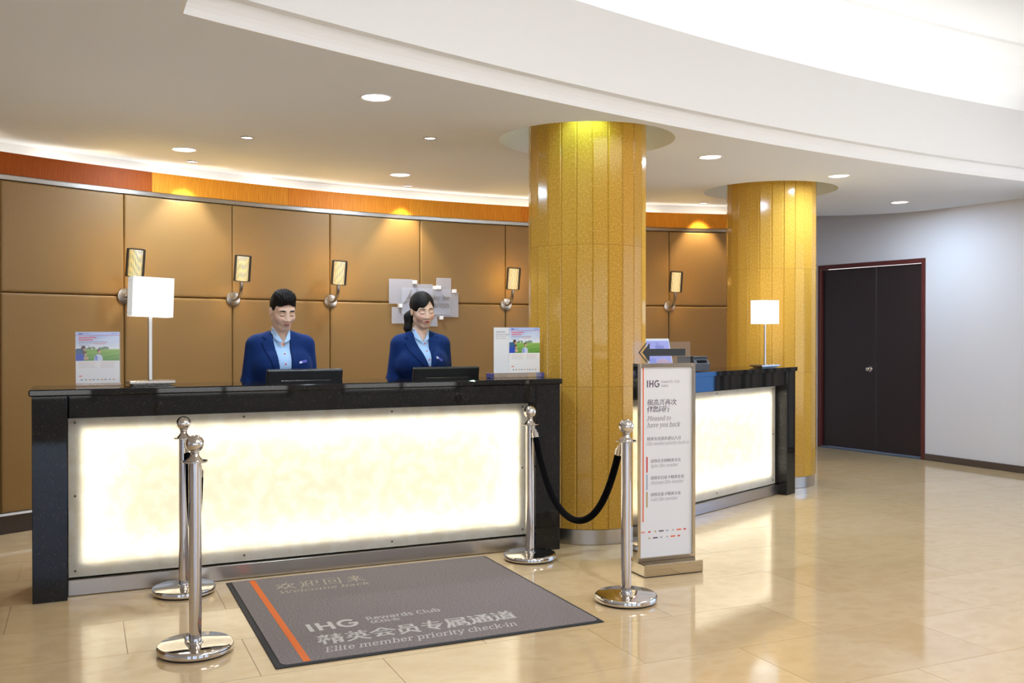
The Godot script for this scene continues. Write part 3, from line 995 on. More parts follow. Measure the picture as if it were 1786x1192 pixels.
func write(b: MB, text: String, kind: String, at: Transform3D, width: float, cap: float, slant := 0.0, thick := 0.0006) -> void:
	# lettering in the x-y plane of at, baseline from its origin, cap height given, fitted to width (0 leaves it)
	var key := text + "|" + kind
	if not shapes.has(key):
		var tm := TextMesh.new()
		tm.text = text
		tm.font = font(kind)
		tm.font_size = 64
		tm.pixel_size = 0.01
		tm.depth = 0.02
		tm.curve_step = 2.0
		tm.horizontal_alignment = HORIZONTAL_ALIGNMENT_LEFT
		tm.vertical_alignment = VERTICAL_ALIGNMENT_BOTTOM
		var cm := TextMesh.new()
		cm.text = "H"
		cm.font = font(kind)
		cm.font_size = 64
		cm.pixel_size = 0.01
		cm.depth = 0.02
		cm.vertical_alignment = VERTICAL_ALIGNMENT_BOTTOM
		shapes[key] = [tm.get_mesh_arrays(), tm.get_aabb(), cm.get_aabb()]
	var s = shapes[key]
	var arr: Array = s[0]
	var vs: PackedVector3Array = arr[Mesh.ARRAY_VERTEX]
	var ns: PackedVector3Array = arr[Mesh.ARRAY_NORMAL]
	var ix: PackedInt32Array = arr[Mesh.ARRAY_INDEX]
	var bb: AABB = s[1]
	var ch: AABB = s[2]
	var sy := cap / ch.size.y
	var sx := sy if width <= 0.0 else width / bb.size.x
	var base := ch.position.y
	var old := b.xf
	b.xf = at
	for i in range(0, ix.size(), 3):
		var q := []
		for k in 3:
			var p := vs[ix[i + k]]
			var y := (p.y - base) * sy
			q.append(Vector3((p.x - bb.position.x) * sx + y * slant, y, (p.z + 0.01) / 0.02 * thick))
		b.tri(q[0], q[1], q[2], ns[ix[i]], ns[ix[i + 1]], ns[ix[i + 2]])
	b.xf = old

func initials(b: MB, at: Transform3D, width: float, cap: float) -> void:
	# the three wide sans serif initials I H G drawn from bars and an open ring
	var old := b.xf
	b.xf = at * Transform3D(Basis().scaled(Vector3(width / 2.36, cap, 1)), Vector3.ZERO)
	var z := 0.0006
	for q in [[0.0, 0.0, 0.2, 1.0], [0.42, 0.0, 0.62, 1.0], [1.0, 0.0, 1.2, 1.0], [0.62, 0.41, 1.0, 0.59], [1.9, 0.4, 2.33, 0.56]]:
		b.prism(PackedVector2Array([Vector2(q[0], q[1]), Vector2(q[2], q[1]), Vector2(q[2], q[3]), Vector2(q[0], q[3])]), 0.0, z)
	var c := Vector2(1.86, 0.5)
	var last := PackedVector2Array()
	for k in 25:
		var g := deg_to_rad(lerpf(44.0, 352.0, k / 24.0))
		var e := Vector2(cos(g), sin(g))
		var now := PackedVector2Array([c + e * Vector2(0.5, 0.52), c + e * Vector2(0.31, 0.34)])
		if k > 0:
			b.prism(PackedVector2Array([last[0], now[0], now[1], last[1]]), 0.0, z)
		last = now
	b.xf = old

# strokes of the Chinese characters on a 20 x 20 field: letters a to u count from left and from top
const GLYPH := {
	"欢": "bejeglbr chjr mbkh mftfrj ohnnjt okqput",
	"迎": "ccee bieiep btepisus kchehnll ndtdtlrl ndnq",
	"回": "ccscst ccct csss hhnhnn hhhn hnnn",
	"来": "dere ggii oenj bktk kbku kkgpbs kkopts",
	"优": "gbegak egeu igug nbmkht ohosusuo qcse",
	"悦": "dbdu bgak ffgi kbme sbqe jgtgtl jgjl jltl mllqht qlqsusup",
	"会": "kbfgaj kbpguj gioi dmrm jmesqr nort",
	"精": "bddg icgg aiji ebet eiao fjim ldtd mgsg kjuj pbpj mlslstqt mlmu mpsp mqsq",
	"英": "bete gbgh oboh eiqiqn eien bntn kgknhrbu knortu",
	"员": "fcpcpg fcfg fgpg djrjrq djdq kljqcu mqsu",
	"专": "dere bjtj kahmqmlr gonu",
	"属": "dcscsg dgsg dcdmau qhhi gkrkrnnn gkgn lils fptptuqu fpfu isos",
	"通": "ccee bieiep btepisus icscof ldpg ihthtqrq ihiq iktk intn nhnq",
	"道": "ccee bieiep btepisus kbmd rbpd hfuf nfmh jisisq jijq jlsl jnsn jqsq",
	"很": "fbbf ggam dkdu jcscsk jgsg jksk jcjtnr tmpo lkpput",
	"高": "kakd bdtd gfofoi gfgi gioi clslsuqu clcu hononr hohr hrnr",
	"兴": "ecgi kblh rboj amum hocu nosu",
	"再": "ccsc kcko egqgquou egeu ekqk aouo",
	"次": "beeh arfl lbii kftfrj nhmnhu nlppuu",
	"伴": "gbegak egeu kcmg scqg iiui hnun obou",
	"您": "fabg dedl jahf idrdpf mdmlkk jghj pgrj dobs gngtptpq kmlp rntr",
	"同": "ccscsuqu cccu ggog gkokoq gkgq gpop",
	"行": "fbbf ggam dkdu jese ikuk pkpumt",
	"先": "fcdh efrf kakk akuk hkgpbu nknsusup",
	"登": "dcjcfial cfeh mbpguk rcoe tdqh gjoj flplpp flfp fppp hqit nqmt buuu",
	"记": "ccfe aieiesho jdsdsk jksk jkjsusup",
	"入": "gbkehmau kenmuu",
	"住": "gbegak egeu nbpd ifuf jltl htut ofot",
	"至": "ccsc jcejqi nfrk dnrn kkkt atut",
	"白": "kaie dere dedu dlrl dtrt reru",
	"金": "kaffaj kapfuj fipi cmsm kikt fohr ponr atut",
	"卡": "kakj kere ajuj kjku lmqp",
}

func han(b: MB, text: String, at: Transform3D, size: float, pitch: float, bold := 1.0, slant := 0.0, thick := 0.0006, squash := 1.0) -> void:
	# Chinese characters built of strokes: thin across, heavy downwards
	var old := b.xf
	b.xf = at
	var u := size / 20.0
	for i in text.length():
		var g: String = GLYPH.get(text[i], "")
		for s in g.split(" ", false):
			var pts := []
			for k in range(0, s.length() - 1, 2):
				var px := clampf(s.unicode_at(k) - 97.0, 0, 20)
				var py := clampf(s.to_lower().unicode_at(k + 1) - 97.0, 0, 20)
				var y := (20.0 - py) * u * squash
				pts.append(Vector2(px * u + i * pitch + y * slant, y))
			for k in pts.size() - 1:
				var p: Vector2 = pts[k]
				var q: Vector2 = pts[k + 1]
				var d := q - p
				if d.length() < 1e-6:
					continue
				var flatness := absf(d.normalized().x)
				var w := u * bold * lerpf(2.1, 1.15, smoothstep(0.75, 0.97, flatness)) / 2.0
				d = d.normalized()
				var nn := Vector2(-d.y, d.x) * w
				var e := d * w * 0.8
				var c4 := PackedVector2Array([p - e + nn, q + e + nn, q + e - nn, p - e - nn])
				var z0 := 0.0
				var z1 := thick * (1.0 + 0.05 * (k % 3))
				b.quad(Vector3(c4[0].x, c4[0].y, z1), Vector3(c4[1].x, c4[1].y, z1), Vector3(c4[2].x, c4[2].y, z1), Vector3(c4[3].x, c4[3].y, z1), Vector3.BACK)
				for m in 4:
					var a := c4[m]
					var f := c4[(m + 1) % 4]
					var sn := Vector3(f.y - a.y, a.x - f.x, 0).normalized()
					b.quad(Vector3(a.x, a.y, z0), Vector3(f.x, f.y, z0), Vector3(f.x, f.y, z1), Vector3(a.x, a.y, z1), -sn)
	b.xf = old

# ------------------------------------------------------------------ wall lamps and the logo
func make_sconces() -> void:
	var at := [[-4, "brushed wall lamp half hidden by the white table lamp"], [-3, "brushed wall lamp left of the man's head"], [-2, "brushed wall lamp between the man and the woman"], [0, "brushed wall lamp just left of the nearer gold column"], [2, "brushed wall lamp between the two gold columns"]]
	var pl := MB.new()
	pl.xf = Transform3D(Basis(Vector3.RIGHT, PI / 2), Vector3.ZERO)
	pl.lathe([Vector2(0.061, 0.0), Vector2(0.062, 0.006), Vector2(0.058, 0.013), Vector2(0.03, 0.019), Vector2(0.016, 0.019), Vector2(0.015, 0.026), Vector2(0.0, 0.027)], 40, 30)
	var plate := pl.mesh()
	var b := MB.new()
	var pts := []
	var rad := []
	for k in 13:
		var t := k / 12.0
		pts.append(Vector3(0, -0.008 + 0.152 * t * t * (0.55 + 0.45 * t), 0.018 + 0.147 * sin(t * PI / 2 * 0.98)))
		rad.append(lerpf(0.0075, 0.0165, t))
	b.tube(pts, rad, 14)
	var arm := b.mesh()
	var tilt := Transform3D(Basis(Vector3.RIGHT, deg_to_rad(9.0)), Vector3(0, 0.142, 0.165))
	b = MB.new()
	b.xf = tilt
	for k in 44:
		var g := TAU * k / 44.0
		var o := Vector3(sin(g), 0, cos(g)) * 0.0645
		b.tube([o + Vector3(0, 0.001, 0), o + Vector3(0, 0.209, 0)], [0.0024], 5, false)
	b.lathe([Vector2(0.0625, 0.0), Vector2(0.0665, 0.0), Vector2(0.0665, 0.005), Vector2(0.0625, 0.005), Vector2(0.0625, 0.0)], 36)
	b.lathe([Vector2(0.0625, 0.205), Vector2(0.0665, 0.205), Vector2(0.0665, 0.21), Vector2(0.0625, 0.21), Vector2(0.0625, 0.205)], 36)
	var strings := b.mesh()
	b = MB.new()
	b.xf = tilt
	b.lathe([Vector2(0.0, 0.004), Vector2(0.047, 0.004), Vector2(0.047, 0.2), Vector2(0.0, 0.2)], 28)
	var tubeglass := b.mesh()
	for q in at:
		var a: float = SEAM + STEP * q[0]
		var t := thing("wall_lamp", q[1], "wall lamp", wall_at(a, WR - 0.001, 1.692), -a, "string shade wall lamps on the upholstered wall")
		put("backplate", plate, M.nickel, t)
		put("arm", arm, M.nickel, t)
		var sh := put("string_shade", strings, M.black_plastic, t)
		put("diffuser", tubeglass, M.diffuser, sh)
		omni(tilt * Vector3(0, 0.10, 0), 0.2, Color(1.0, 0.82, 0.46), 0.03, t)

func make_wall_logo() -> void:
	var a := -5.2
	var t := thing("wall_sign", "hotel sign of overlapping frosted glass plates behind the woman's head", "sign", wall_at(a, WR - 0.004, 0.0), -a)
	# x0, y0, x1, y1, distance from the wall
	var plates := [[-0.147, 1.60, 0.06, 1.871, 0.012], [-0.386, 1.681, -0.149, 1.912, 0.018], [0.095, 1.74, 0.251, 1.934, 0.018], [0.092, 1.562, 0.325, 1.796, 0.024], [-0.359, 1.498, -0.14, 1.649, 0.018], [-0.071, 1.472, 0.104, 1.64, 0.024], [-0.268, 1.583, -0.022, 1.832, 0.036], [-0.018, 1.583, 0.237, 1.826, 0.036]]
	for p in plates:
		var b := MB.new()
		b.box(Vector3(p[0], p[1], p[4] - 0.002), Vector3(p[2], p[3], p[4] + 0.002), 0.0008)
		put("glass_plate", b, M.frosted, t)
	for c in [[-0.132, 1.885], [0.08, 1.839], [0.116, 1.84], [0.279, 1.811], [-0.28, 1.663], [0.14, 1.555]]:
		var b := MB.new()
		b.box(Vector3(c[0] - 0.016, c[1] - 0.017, 0.003), Vector3(c[0] + 0.016, c[1] + 0.017, 0.05), 0.002)
		put("standoff", b, M.white_plastic, t)
	var b := MB.new()
	var f := Transform3D(Basis(), Vector3(-0.06, 1.722, 0.0385))
	write(b, "Holiday Inn", "sans", f, 0.281, 0.046, 0.18, 0.006)
	f.origin = Vector3(-0.028, 1.655, 0.0385)
	write(b, "Express", "sans", f, 0.249, 0.052, 0.18, 0.006)
	put("lettering", b, M.letter_grey, t)
	# brush stroke emblem in three strokes
	b = MB.new()
	for s in [[[-0.25, 1.69, 0.004], [-0.215, 1.712, 0.009], [-0.19, 1.752, 0.011], [-0.172, 1.812, 0.004]], [[-0.155, 1.68, 0.004], [-0.132, 1.72, 0.010], [-0.118, 1.768, 0.010], [-0.106, 1.818, 0.004]], [[-0.215, 1.735, 0.003], [-0.165, 1.752, 0.009], [-0.12, 1.745, 0.008], [-0.085, 1.712, 0.003]]]:
		var up := PackedVector2Array()
		var dn := PackedVector2Array()
		for k in s.size():
			var p := Vector2(s[k][0], s[k][1])
			var p0 := Vector2(s[maxi(k - 1, 0)][0], s[maxi(k - 1, 0)][1])
			var p1 := Vector2(s[mini(k + 1, s.size() - 1)][0], s[mini(k + 1, s.size() - 1)][1])
			var nn: Vector2 = (p1 - p0).normalized().orthogonal() * s[k][2]
			up.append(p + nn)
			dn.append(p - nn)
		dn.reverse()
		up.append_array(dn)
		b.prism(up, 0.0385, 0.0445)
	put("emblem", b, M.letter_grey, t)

# ------------------------------------------------------------------ things on the counters
func table_lamp(at: Vector3, turn: float, label: String, roll: float, size: Vector3, pole: float, rivets: float, thin: float) -> void:
	var t := thing("table_lamp", label, "table lamp", at, turn, "")
	var b := MB.new()
	b.box(Vector3(-0.105, 0.0, -0.05), Vector3(0.105, 0.006, 0.05), 0.002)
	b.box(Vector3(-0.125, 0.007, -0.068), Vector3(0.125, 0.024, 0.068), 0.003)
	put("base", b, M.nickel, t)
	b = MB.new()
	b.box(Vector3(-thin, 0.024, -thin), Vector3(thin, pole + 0.12, thin), 0.003)
	put("pole", b, M.steel, t)
	var h := size / 2.0
	b = MB.new()
	var top := pole + size.y
	b.xf = Transform3D(Basis(Vector3.BACK, deg_to_rad(roll)), Vector3(0, pole, 0))
	for s in [-1.0, 1.0]:
		b.box(Vector3(-h.x, 0, s * h.z - 0.002), Vector3(h.x, size.y, s * h.z + 0.002), 0.001)
		b.box(Vector3(s * h.x - 0.002, 0, -h.z), Vector3(s * h.x + 0.002, size.y, h.z), 0.001)
	var sh := put("shade", b, M.shade_white, t)
	for y in [0.02, size.y - 0.02]:
		for z in [-h.z * 0.5, h.z * 0.5]:
			b = MB.new()
			b.xf = Transform3D(Basis(Vector3.BACK, deg_to_rad(roll)), Vector3(0, pole, 0))
			b.ball(Vector3(rivets * (h.x + 0.002), y, z), Vector3(0.0025, 0.0025, 0.0025), 8, 6)
			put("rivet", b, M.dark_steel, sh)
	omni(Vector3(0, top - size.y * 0.42, 0), 0.11, Color(1.0, 0.97, 0.92), 0.035, t)

func poster_picture(kind: int) -> ImageTexture:
	var im := Image.create(200, 264, false, Image.FORMAT_RGB8)
	var rng := RandomNumberGenerator.new()
	rng.seed = 50 + kind
	im.fill(Color8(238, 236, 236))
	if kind == 2:
		im.fill(Color8(150, 158, 232))
		im.fill_rect(Rect2i(70, 40, 80, 60), Color8(120, 132, 214))
		im.fill_rect(Rect2i(0, 150, 60, 114), Color8(126, 140, 226))
		for y in range(120, 264):
			for x in range(60, 200):
				var d := Vector2((x - 120) / 90.0, (y - 250) / 90.0).length()
				if d < 1.0:
					im.set_pixel(x, y, Color8(150, 130, 170).lerp(Color8(208, 178, 190), fposmod(d * 7.0, 1.0)))
		for k in 12:
			im.fill_rect(Rect2i(80, 14 + k * 8, 12 + rng.randi_range(0, 46), 3), Color8(92, 104, 190))
		return ImageTexture.create_from_image(im)
	for y in range(0, 148):
		for x in 200:
			var s := clampf(y / 88.0, 0, 1)
			var c := Color8(168, 190, 236).lerp(Color8(236, 238, 244), s + 0.22 * sin(x * 0.035 + y * 0.07) * (1.0 - s))
			if y > 88:
				c = Color8(150, 190, 92).lerp(Color8(96, 152, 62), clampf((y - 88) / 60.0 + 0.15 * sin(x * 0.05 + y * 0.3), 0, 1))
			im.set_pixel(x, y, c)
	im.fill_rect(Rect2i(0, 0, 200, 16), Color8(176, 196, 242))
	im.fill_rect(Rect2i(0, 16, 200, 2), Color8(206, 96, 116))
	im.fill_rect(Rect2i(12, 6, 20, 7), Color8(84, 108, 190))
	im.fill_rect(Rect2i(36, 6, 26, 4), Color8(140, 160, 214))
	for k in 3:
		im.fill_rect(Rect2i(164 + 10 * k, 6, 7, 6), Color8(130, 150, 212))
	var print_line := func(x0: int, y0: int, w: int, h: int, c: Color):
		var x := x0
		while x < x0 + w:
			var l := rng.randi_range(2, 5)
			im.fill_rect(Rect2i(x, y0 + rng.randi_range(0, 1), l, h), c)
			x += l + 1
	print_line.call(14, 24, 80, 8, Color8(222, 108, 128))
	print_line.call(14, 36, 60, 8, Color8(222, 108, 128))
	print_line.call(14, 49, 130, 4, Color8(122, 132, 170))
	print_line.call(14, 58, 70, 3, Color8(150, 158, 190))
	print_line.call(86, 58, 50, 4, Color8(220, 124, 134))
	print_line.call(14, 66, 46, 3, Color8(150, 158, 190))
	var blob := func(cx: float, cy: float, rx: float, ry: float, c: Color):
		for y in range(int(cy - ry), int(cy + ry) + 1):
			for x in range(int(cx - rx), int(cx + rx) + 1):
				if x >= 0 and x < 200 and y >= 0 and y < 148 and Vector2((x - cx) / rx, (y - cy) / ry).length() < 1.0:
					im.set_pixel(x, y, c)
	for k in 46:      # far trees
		var x := rng.randi_range(50, 84) if k % 2 == 0 else rng.randi_range(104, 146)
		var rr := rng.randf_range(2.5, 5.5)
		blob.call(x, 90 - rng.randf_range(2.0, 13.0), rr, rr * 0.9, Color8(104, 132, 104).lerp(Color8(150, 168, 142), rng.randf()))
	blob.call(14, 104, 26, 20, Color8(44, 96, 138))      # stooping adult
	blob.call(34, 82, 11, 12, Color8(74, 56, 52))
	blob.call(39, 90, 6, 8, Color8(196, 150, 124))
	blob.call(16, 132, 24, 22, Color8(40, 78, 190))
	blob.call(40, 108, 9, 10, Color8(88, 66, 56))
	blob.call(44, 116, 5, 9, Color8(206, 160, 136))
	blob.call(46, 134, 12, 8, Color8(202, 164, 140))
	blob.call(104, 96, 8, 11, Color8(96, 78, 68))        # child in white
	blob.call(107, 102, 6, 9, Color8(212, 170, 146))
	blob.call(102, 138, 20, 24, Color8(206, 214, 238))
	blob.call(92, 134, 7, 14, Color8(128, 150, 222))
	for k in 5:
		print_line.call(14, 158 + 6 * k, 78 - 14 * (k % 2), 2, Color8(206, 196, 196) if k > 0 else Color8(232, 170, 160))
		print_line.call(112, 158 + 6 * k, 66 - 12 * (k % 2), 2, Color8(206, 196, 196) if k > 0 else Color8(232, 170, 160))
	im.fill_rect(Rect2i(14, 224, 14, 6), Color8(228, 120, 110))
	for k in 9:
		im.fill_rect(Rect2i(22 + 18 * k, 243, 8 + (k % 3) * 2, 5), [Color8(90, 96, 130), Color8(150, 150, 160), Color8(204, 160, 120)][k % 3])
	return ImageTexture.create_from_image(im)

func picture_mat(key: String, kind: int) -> StandardMaterial3D:
	var m := mat(key, Color(1, 1, 1), 0.25)
	m.albedo_texture = poster_picture(kind)
	return m

func sheet(b: MB, lo: Vector2, hi: Vector2, z: float) -> void:
	b.quadn(Vector3(lo.x, lo.y, z), Vector3(hi.x, lo.y, z), Vector3(hi.x, hi.y, z), Vector3(lo.x, hi.y, z), Vector3.BACK, Vector3.BACK, Vector3.BACK, Vector3.BACK, Vector2(0, 1), Vector2(1, 1), Vector2(1, 0), Vector2(0, 0))
	b.quad(Vector3(lo.x, lo.y, z - 0.0008), Vector3(hi.x, lo.y, z - 0.0008), Vector3(hi.x, hi.y, z - 0.0008), Vector3(lo.x, hi.y, z - 0.0008), Vector3.FORWARD)

func make_counter_things() -> void:
	table_lamp(Vector3(0.357, 1.112, -5.79), 9.0, "table lamp with white box shade at the left end of the long counter", -2.0, Vector3(0.222, 0.224, 0.12), 0.386, -1.0, 0.011)
	table_lamp(Vector3(5.40, 1.112, -6.60), 14.0, "table lamp with white box shade on the angled counter, before the farther column", 0.5, Vector3(0.232, 0.205, 0.12), 0.375, 1.0, 0.0075)
	# poster in an acrylic stand at the left end
	var t := thing("poster_stand", "family picnic poster in a clear upright stand, left of the white table lamp", "poster stand", Vector3(-0.02, 1.112, -5.80), 0.0)
	t.position.x = 0.085
	t.rotation_degrees.y = 3.0
	var lean := Basis(Vector3.RIGHT, deg_to_rad(-5.0))
	var b := MB.new()
	b.box(Vector3(-0.117, 0.0, -0.075), Vector3(0.117, 0.004, 0.02), 0.001)
	b.xf = Transform3D(lean, Vector3(0, 0.003, 0.0))
	b.box(Vector3(-0.117, 0.0, -0.006), Vector3(0.117, 0.300, -0.004), 0.0005)
	b.box(Vector3(-0.117, 0.0, 0.003), Vector3(0.117, 0.300, 0.005), 0.0005)
	put("acrylic_holder", b, M.acrylic, t)
	b = MB.new()
	b.xf = Transform3D(lean, Vector3(0, 0.003, 0.0))
	sheet(b, Vector2(-0.114, 0.010), Vector2(0.112, 0.297), 0.0)
	put("poster", b, picture_mat("picnic_poster", 0), t)
	# leaflet stand with two sheets at the right end
	t = thing("poster_stand", "acrylic stand holding a white sheet and picnic poster, at the long counter's right end", "poster stand", Vector3(2.634, 1.112, -5.735), 0.0)
	b = MB.new()
	b.box(Vector3(-0.195, 0.0, -0.06), Vector3(0.195, 0.028, -0.052), 0.001)
	b.box(Vector3(-0.195, 0.0, 0.012), Vector3(0.195, 0.028, 0.02), 0.001)
	b.box(Vector3(-0.195, 0.0, -0.06), Vector3(0.195, 0.004, 0.02), 0.001)
	b.box(Vector3(-0.165, 0.005, -0.012), Vector3(0.172, 0.333, -0.009), 0.0005)
	put("acrylic_holder", b, M.acrylic, t)
	for s in [-1.0, 1.0]:
		b = MB.new()
		b.box(Vector3(s * 0.183 - 0.012, 0.0, -0.06), Vector3(s * 0.183 + 0.012, 0.03, 0.02), 0.002)
		put("end_block", b, mat("violet_acrylic", Color8(96, 92, 150), 0.2), t)
	b = MB.new()
	sheet(b, Vector2(-0.163, 0.03), Vector2(-0.02, 0.331), -0.007)
	var ws := put("white_sheet", b, M.paper, t)
	b = MB.new()
	han(b, "优悦会精英", Transform3D(Basis(), Vector3(-0.148, 0.296, -0.0068)), 0.012, 0.0135, 1.0)
	han(b, "会员优先入住登记", Transform3D(Basis(), Vector3(-0.148, 0.279, -0.0068)), 0.012, 0.0135, 1.0)
	write(b, "Elite member", "sans", Transform3D(Basis(), Vector3(-0.148, 0.268, -0.0068)), 0.07, 0.006)
	write(b, "priority check-in", "sans", Transform3D(Basis(), Vector3(-0.148, 0.256, -0.0068)), 0.075, 0.006)
	put("lettering", b, M.ink_pale, ws)
	b = MB.new()
	sheet(b, Vector2(-0.052, 0.03), Vector2(0.172, 0.331), -0.005)
	put("poster", b, M.picnic_poster, t)
	# monitors on the working shelf
	for q in [[1.268, -5.965, 1.0, "black flat monitor seen from behind, in front of the man"], [2.208, -5.975, 3.0, "black flat monitor seen from behind, in front of the woman"]]:
		t = thing("monitor", q[3], "monitor", Vector3(q[0], 0.806, q[1]), q[2], "")
		b = MB.new()
		b.box(Vector3(-0.11, 0.0, -0.085), Vector3(0.11, 0.014, 0.06), 0.004)
		b.box(Vector3(-0.03, 0.014, -0.02), Vector3(0.03, 0.12, 0.0), 0.004)
		put("stand", b, M.black_plastic, t)
		b = MB.new()
		b.xf = Transform3D(Basis(Vector3.RIGHT, deg_to_rad(13.0)), Vector3(0, 0.085, -0.02))
		b.box(Vector3(-0.236, 0.0, -0.018), Vector3(0.236, 0.297, 0.018), 0.006)
		put("housing", b, M.black_plastic, t)
		b = MB.new()
		b.xf = Transform3D(Basis(Vector3.RIGHT, deg_to_rad(13.0)), Vector3(0, 0.085, -0.02))
		b.box(Vector3(-0.225, 0.012, -0.0195), Vector3(0.225, 0.285, -0.018))
		put("screen", b, M.dark_plastic, t)
		b = MB.new()
		b.xf = Transform3D(Basis(Vector3.RIGHT, deg_to_rad(13.0)), Vector3(0, 0.085, -0.02))
		b.box(Vector3(-0.15, 0.224, 0.0178), Vector3(0.16, 0.232, 0.0195), 0.0005)
		put("vent_strip", b, M.dark_steel, t)
	# framed notice and receipt printer on the angled counter
	t = thing("notice_frame", "white framed violet notice leaning back on the angled counter, behind the arrow", "notice", Vector3(3.895, 1.112, -5.915), 6.0)
	b = MB.new()
	b.xf = Transform3D(Basis(Vector3.RIGHT, deg_to_rad(-15.0)), Vector3(0, 0.004, 0))
	b.box(Vector3(-0.115, 0.0, -0.008), Vector3(0.115, 0.258, 0.004), 0.003)
	put("frame", b, M.white_frame, t)
	b = MB.new()
	b.xf = Transform3D(Basis(Vector3.RIGHT, deg_to_rad(-15.0)), Vector3(0, 0.004, 0))
	sheet(b, Vector2(-0.103, 0.01), Vector2(0.105, 0.240), 0.0052)
	put("notice", b, picture_mat("violet_notice", 2), t)
	b = MB.new()
	b.box(Vector3(-0.05, 0.0, -0.10), Vector3(0.05, 0.005, 0.0), 0.001)
	b.xf = Transform3D(Basis(Vector3.RIGHT, deg_to_rad(25.0)), Vector3(0, 0.0, -0.095))
	b.box(Vector3(-0.03, 0.004, -0.003), Vector3(0.03, 0.12, 0.0), 0.001)
	put("easel", b, M.white_frame, t)
	t = thing("receipt_printer", "dark grey receipt printer on the angled counter, right of the arrow", "printer", Vector3(4.31, 1.112, -6.10), 18.0)
	b = MB.new()
	var pr := PackedVector2Array([Vector2(-0.09, 0.004), Vector2(0.075, 0.004), Vector2(0.08, 0.06), Vector2(0.06, 0.085), Vector2(0.05, 0.108), Vector2(-0.085, 0.112), Vector2(-0.09, 0.1)])
	b.xf = Transform3D(Basis(Vector3.FORWARD, Vector3.UP, Vector3.RIGHT), Vector3.ZERO)
	b.xf = Transform3D(Basis(Vector3(0, 0, 1), Vector3(0, 1, 0), Vector3(-1, 0, 0)), Vector3.ZERO)
	b.prism(pr, -0.092, 0.092)
	put("body", b, M.dark_plastic, t)
	b = MB.new()
	b.box(Vector3(-0.095, 0.105, -0.092), Vector3(0.095, 0.117, 0.056), 0.003)
	put("lid", b, M.black_plastic, t)
	b = MB.new()
	b.xf = Transform3D(Basis(Vector3.RIGHT, deg_to_rad(-35.0)), Vector3(0, 0.075, 0.07))
	b.box(Vector3(-0.055, -0.008, -0.004), Vector3(0.065, 0.012, 0.003), 0.001)
	put("paper_slot", b, M.velvet, t)

# ------------------------------------------------------------------ queue barriers
func make_barriers() -> void:
	var spots := [[0.453, -4.38, "chrome barrier post nearest the viewer, standing left of the mat"], [0.500, -5.398, "chrome barrier post behind the nearest one, close to the counter's glowing front"], [2.536, -5.325, "chrome barrier post between the mat's far corner and the long counter's right leg"], [2.595, -4.278, "chrome barrier post just left of the welcome sign"]]
	var b := MB.new()
	b.lathe([Vector2(0, 0.0), Vector2(0.150, 0.0), Vector2(0.154, 0.004), Vector2(0.154, 0.010), Vector2(0, 0.010)], 56)
	var foot := b.mesh()
	b = MB.new()
	b.lathe([Vector2(0.13, 0.008), Vector2(0.158, 0.008), Vector2(0.163, 0.012), Vector2(0.164, 0.030), Vector2(0.161, 0.037), Vector2(0.154, 0.041), Vector2(0.035, 0.0435), Vector2(0.0345, 0.048), Vector2(0.028, 0.05)], 64, 38)
	var base := b.mesh()
	b = MB.new()
	b.lathe([Vector2(0.0272, 0.043), Vector2(0.0272, 0.836)], 40)
	var pole := b.mesh()
	b = MB.new()
	b.lathe([Vector2(0.0, 0.836), Vector2(0.053, 0.836), Vector2(0.055, 0.838), Vector2(0.055, 0.841), Vector2(0.053, 0.843), Vector2(0.036, 0.843)], 40)
	var disc := b.mesh()
	b = MB.new()
	var pf := [Vector2(0.036, 0.8425), Vector2(0.034, 0.847), Vector2(0.024, 0.856), Vector2(0.0185, 0.866), Vector2(0.0165, 0.872), Vector2(0.0205, 0.876), Vector2(0.0165, 0.8805)]
	for k in range(0, 15):
		var g := lerpf(-1.15, PI / 2, k / 14.0)
		pf.append(Vector2(maxf(0.0395 * cos(g), 0.0), 0.9165 + 0.0395 * sin(g)))
	b.lathe(pf, 40, 34)
	var finial := b.mesh()
	var proto: Node3D
	for i in 4:
		var t: Node3D
		if i == 0:
			t = thing("barrier_post", spots[i][2], "barrier post", Vector3(spots[i][0], 0, spots[i][1]), 0.0, "chrome barrier posts")
			put("rubber_foot", foot, M.rubber, t)
			put("base", base, M.chrome, t)
			put("pole", pole, M.chrome, t)
			put("hook_disc", disc, M.chrome, t)
			put("ball_finial", finial, M.chrome, t)
			proto = t
		else:
			t = proto.duplicate()
			t.name = numbered("barrier_post")
			add_child(t)
			t.position = Vector3(spots[i][0], 0, spots[i][1])
			tag(t, spots[i][2], "barrier post", "chrome barrier posts")
	rope(Vector3(spots[2][0], 0, spots[2][1]), Vector3(spots[3][0], 0, spots[3][1]), 0.50, "black velvet rope sagging before the nearer gold column", 0.0)
	rope(Vector3(spots[1][0], 0, spots[1][1]), Vector3(spots[0][0], 0, spots[0][1]), 0.40, "black velvet rope between the two left barrier posts, seen end on", -0.021)

